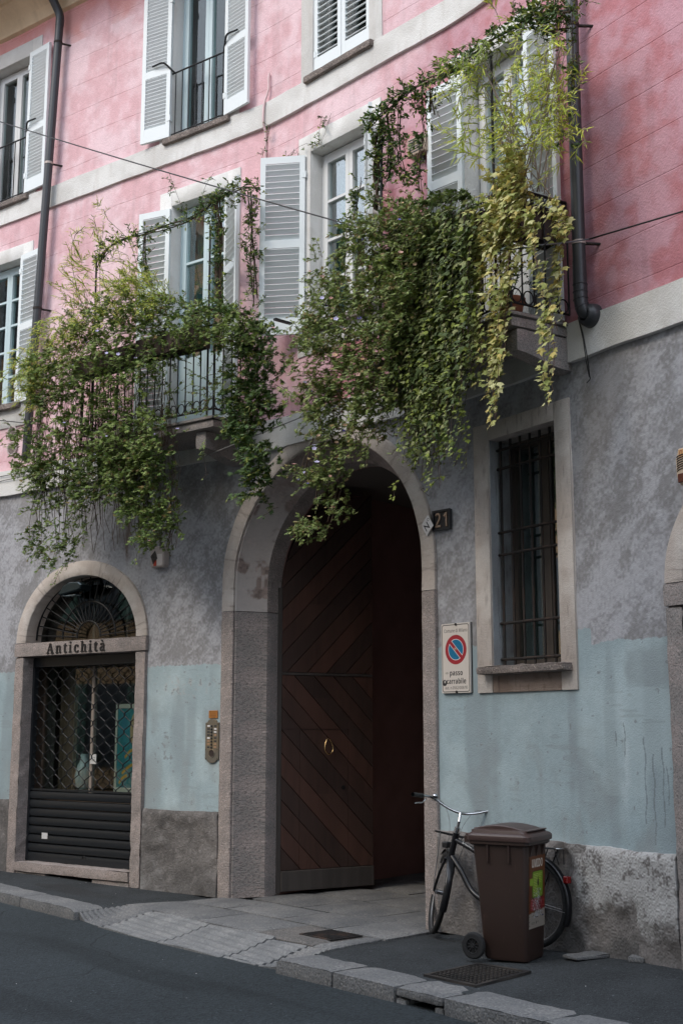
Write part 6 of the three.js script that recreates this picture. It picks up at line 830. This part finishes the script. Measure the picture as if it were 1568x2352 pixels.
{ // golden ivy
  const p = new Plant('golden_ivy', 'yellow variegated ivy trailing in long strands from the corner of the right balcony', 'ivy', GOLD, std({ color: lin(.14, .075, .05), roughness: .9 })); const pk = u => rnd() < .25 ? 2 : rnd() < .3 ? 4 : Math.floor(rnd() * 4), st = (x0, y0, x1, y1, d = rr(.63, .82), o = {}) => p.strand(P(x0, y0, d), P(x1, y1, d), { gap: .0185, size: .06, pick: pk, ...o });
  for (let i = 0; i < 20; i++) { const x = rr(1135, 1208); st(x, rr(400, 470), x + rr(-26, 2), rr(500, 690)); } for (let i = 0; i < 3; i++) st(rr(1215, 1240), rr(440, 480), rr(1225, 1245), rr(540, 640));
  for (let i = 0; i < 10; i++) { const x = rr(1135, 1200); st(x, rr(560, 640), 1140 + rr(-14, 26), rr(780, 900)); } for (let i = 0; i < 3; i++) st(1155 + rr(-12, 12), 800, 1140 + rr(-10, 12), rr(950, 1030));
  for (let i = 0; i < 9; i++) st(1088 + rr(-10, 30), rr(480, 560), 1110 + rr(-12, 14), rr(700, 900), rr(.64, .8), { pick: u => rnd() < .6 ? 2 : Math.floor(rnd() * 5) });
  for (let i = 0; i < 6; i++) st(1262 + rr(-8, 8), 440 + rr(0, 30), 1300 + rr(-10, 12), rr(495, 540), .55); for (let i = 0; i < 3; i++) st(1298 + rr(-8, 10), 500 + rr(-10, 30), 1292 + rr(-12, 12), rr(640, 780), .4); for (let i = 0; i < 2; i++) st(1245 + rr(-8, 8), rr(560, 620), 1262 + rr(-8, 8), rr(700, 800), .62); for (let i = 0; i < 3; i++) st(1265 + rr(-5, 5), 700, 1272 + rr(-4, 8), rr(850, 945), .62); 
  p.mass(px([[1130, 420], [1165, 375], [1205, 362], [1225, 420], [1200, 470], [1135, 470]]), .5, .78, 95, { len: .12, n: 9, size: .05, pick: u => pk(u), up: 1, sd: 571 }); p.mass(px([[1105, 480], [1140, 440], [1210, 460], [1215, 560], [1130, 580]]), .66, .85, 60, { len: .12, n: 9, size: .05, pick: u => pk(u), sd: 573 }); p.done();
}
{ // willowy shrub at the downpipe
  const p = new Plant('willow_leaf_shrub', 'airy bright green shrub with long narrow leaves rising from the side planter by the downpipe', 'narrow', [[.46, .54, .09], [.60, .62, .11], [.32, .41, .08], [.20, .27, .06], [.62, .56, .14]], paleBarkM);
  const base = [[1190, 430], [1215, 435], [1235, 440], [1255, 445], [1200, 430]];
  const poly = [[1060, 160], [1110, 110], [1160, 90], [1300, 70], [1318, 190], [1322, 300], [1300, 380], [1250, 360], [1150, 350], [1085, 310], [1060, 240]]; const Qx = [1060, 1322];
  for (let i = 0; i < 26; i++) { const [bx, by] = base[i % 5], tx = rr(1075, 1315), ty = rr(95, 300), d = rr(.3, .75), a = PV(bx + rr(-10, 10), by, .5), c = PV(tx, ty, d), m = a.clone().lerp(c, .5).add(V(rr(-.06, .06), .08, rr(-.06, .06))); p.twig([a, m, c], rr(.003, .006)); const cv = new THREE.CatmullRomCurve3([a, m, c]); for (let k = 0; k < 3; k++) p.sprig(cv.getPoint(rr(.35, .98)), V(rr(-1, 1), rr(-.2, .8), rr(-1, 1)), rr(.12, .24), 9, .066, .9, { s: 1, fwd: 1.0 }); }
  p.mass(px(poly), .35, .8, 270, { len: .19, n: 11, size: .07, droop: 1.0, holes: .5, topHoles: .3, sd: 581, sp: { fwd: 1.0 }, pick: (u, s, y) => y > 7.0 ? 2 + Math.floor(rnd() * 2) : Math.floor(rnd() * 3) });
  for (const [a, b] of [[[1180, 390], [1010, 300]], [[1175, 400], [1050, 345]], [[1240, 300], [1335, 190]], [[1250, 340], [1335, 300]], [[1150, 60], [1125, 5]]]) { const q = [PV(...a, .6), PV((a[0] + b[0]) / 2, (a[1] + b[1]) / 2 - 8, .65), PV(...b, .68)]; p.twig(q, .003); const cv = new THREE.CatmullRomCurve3(q); for (let k = 0; k < 10; k++) p.sprig(cv.getPoint(rr(.35, 1)), q[2].clone().sub(q[0]).normalize().add(V(rr(-.5, .5), rr(-.3, .6), rr(-.5, .5))), .12, 6, .07, .3, { s: 1, fwd: 1.2, pick: () => Math.floor(rnd() * 2) }); }
  p.done();
}
scene.traverse(o => { if (o.isMesh) { o.castShadow = true; o.receiveShadow = true; } });
renderer.render(scene, camera);
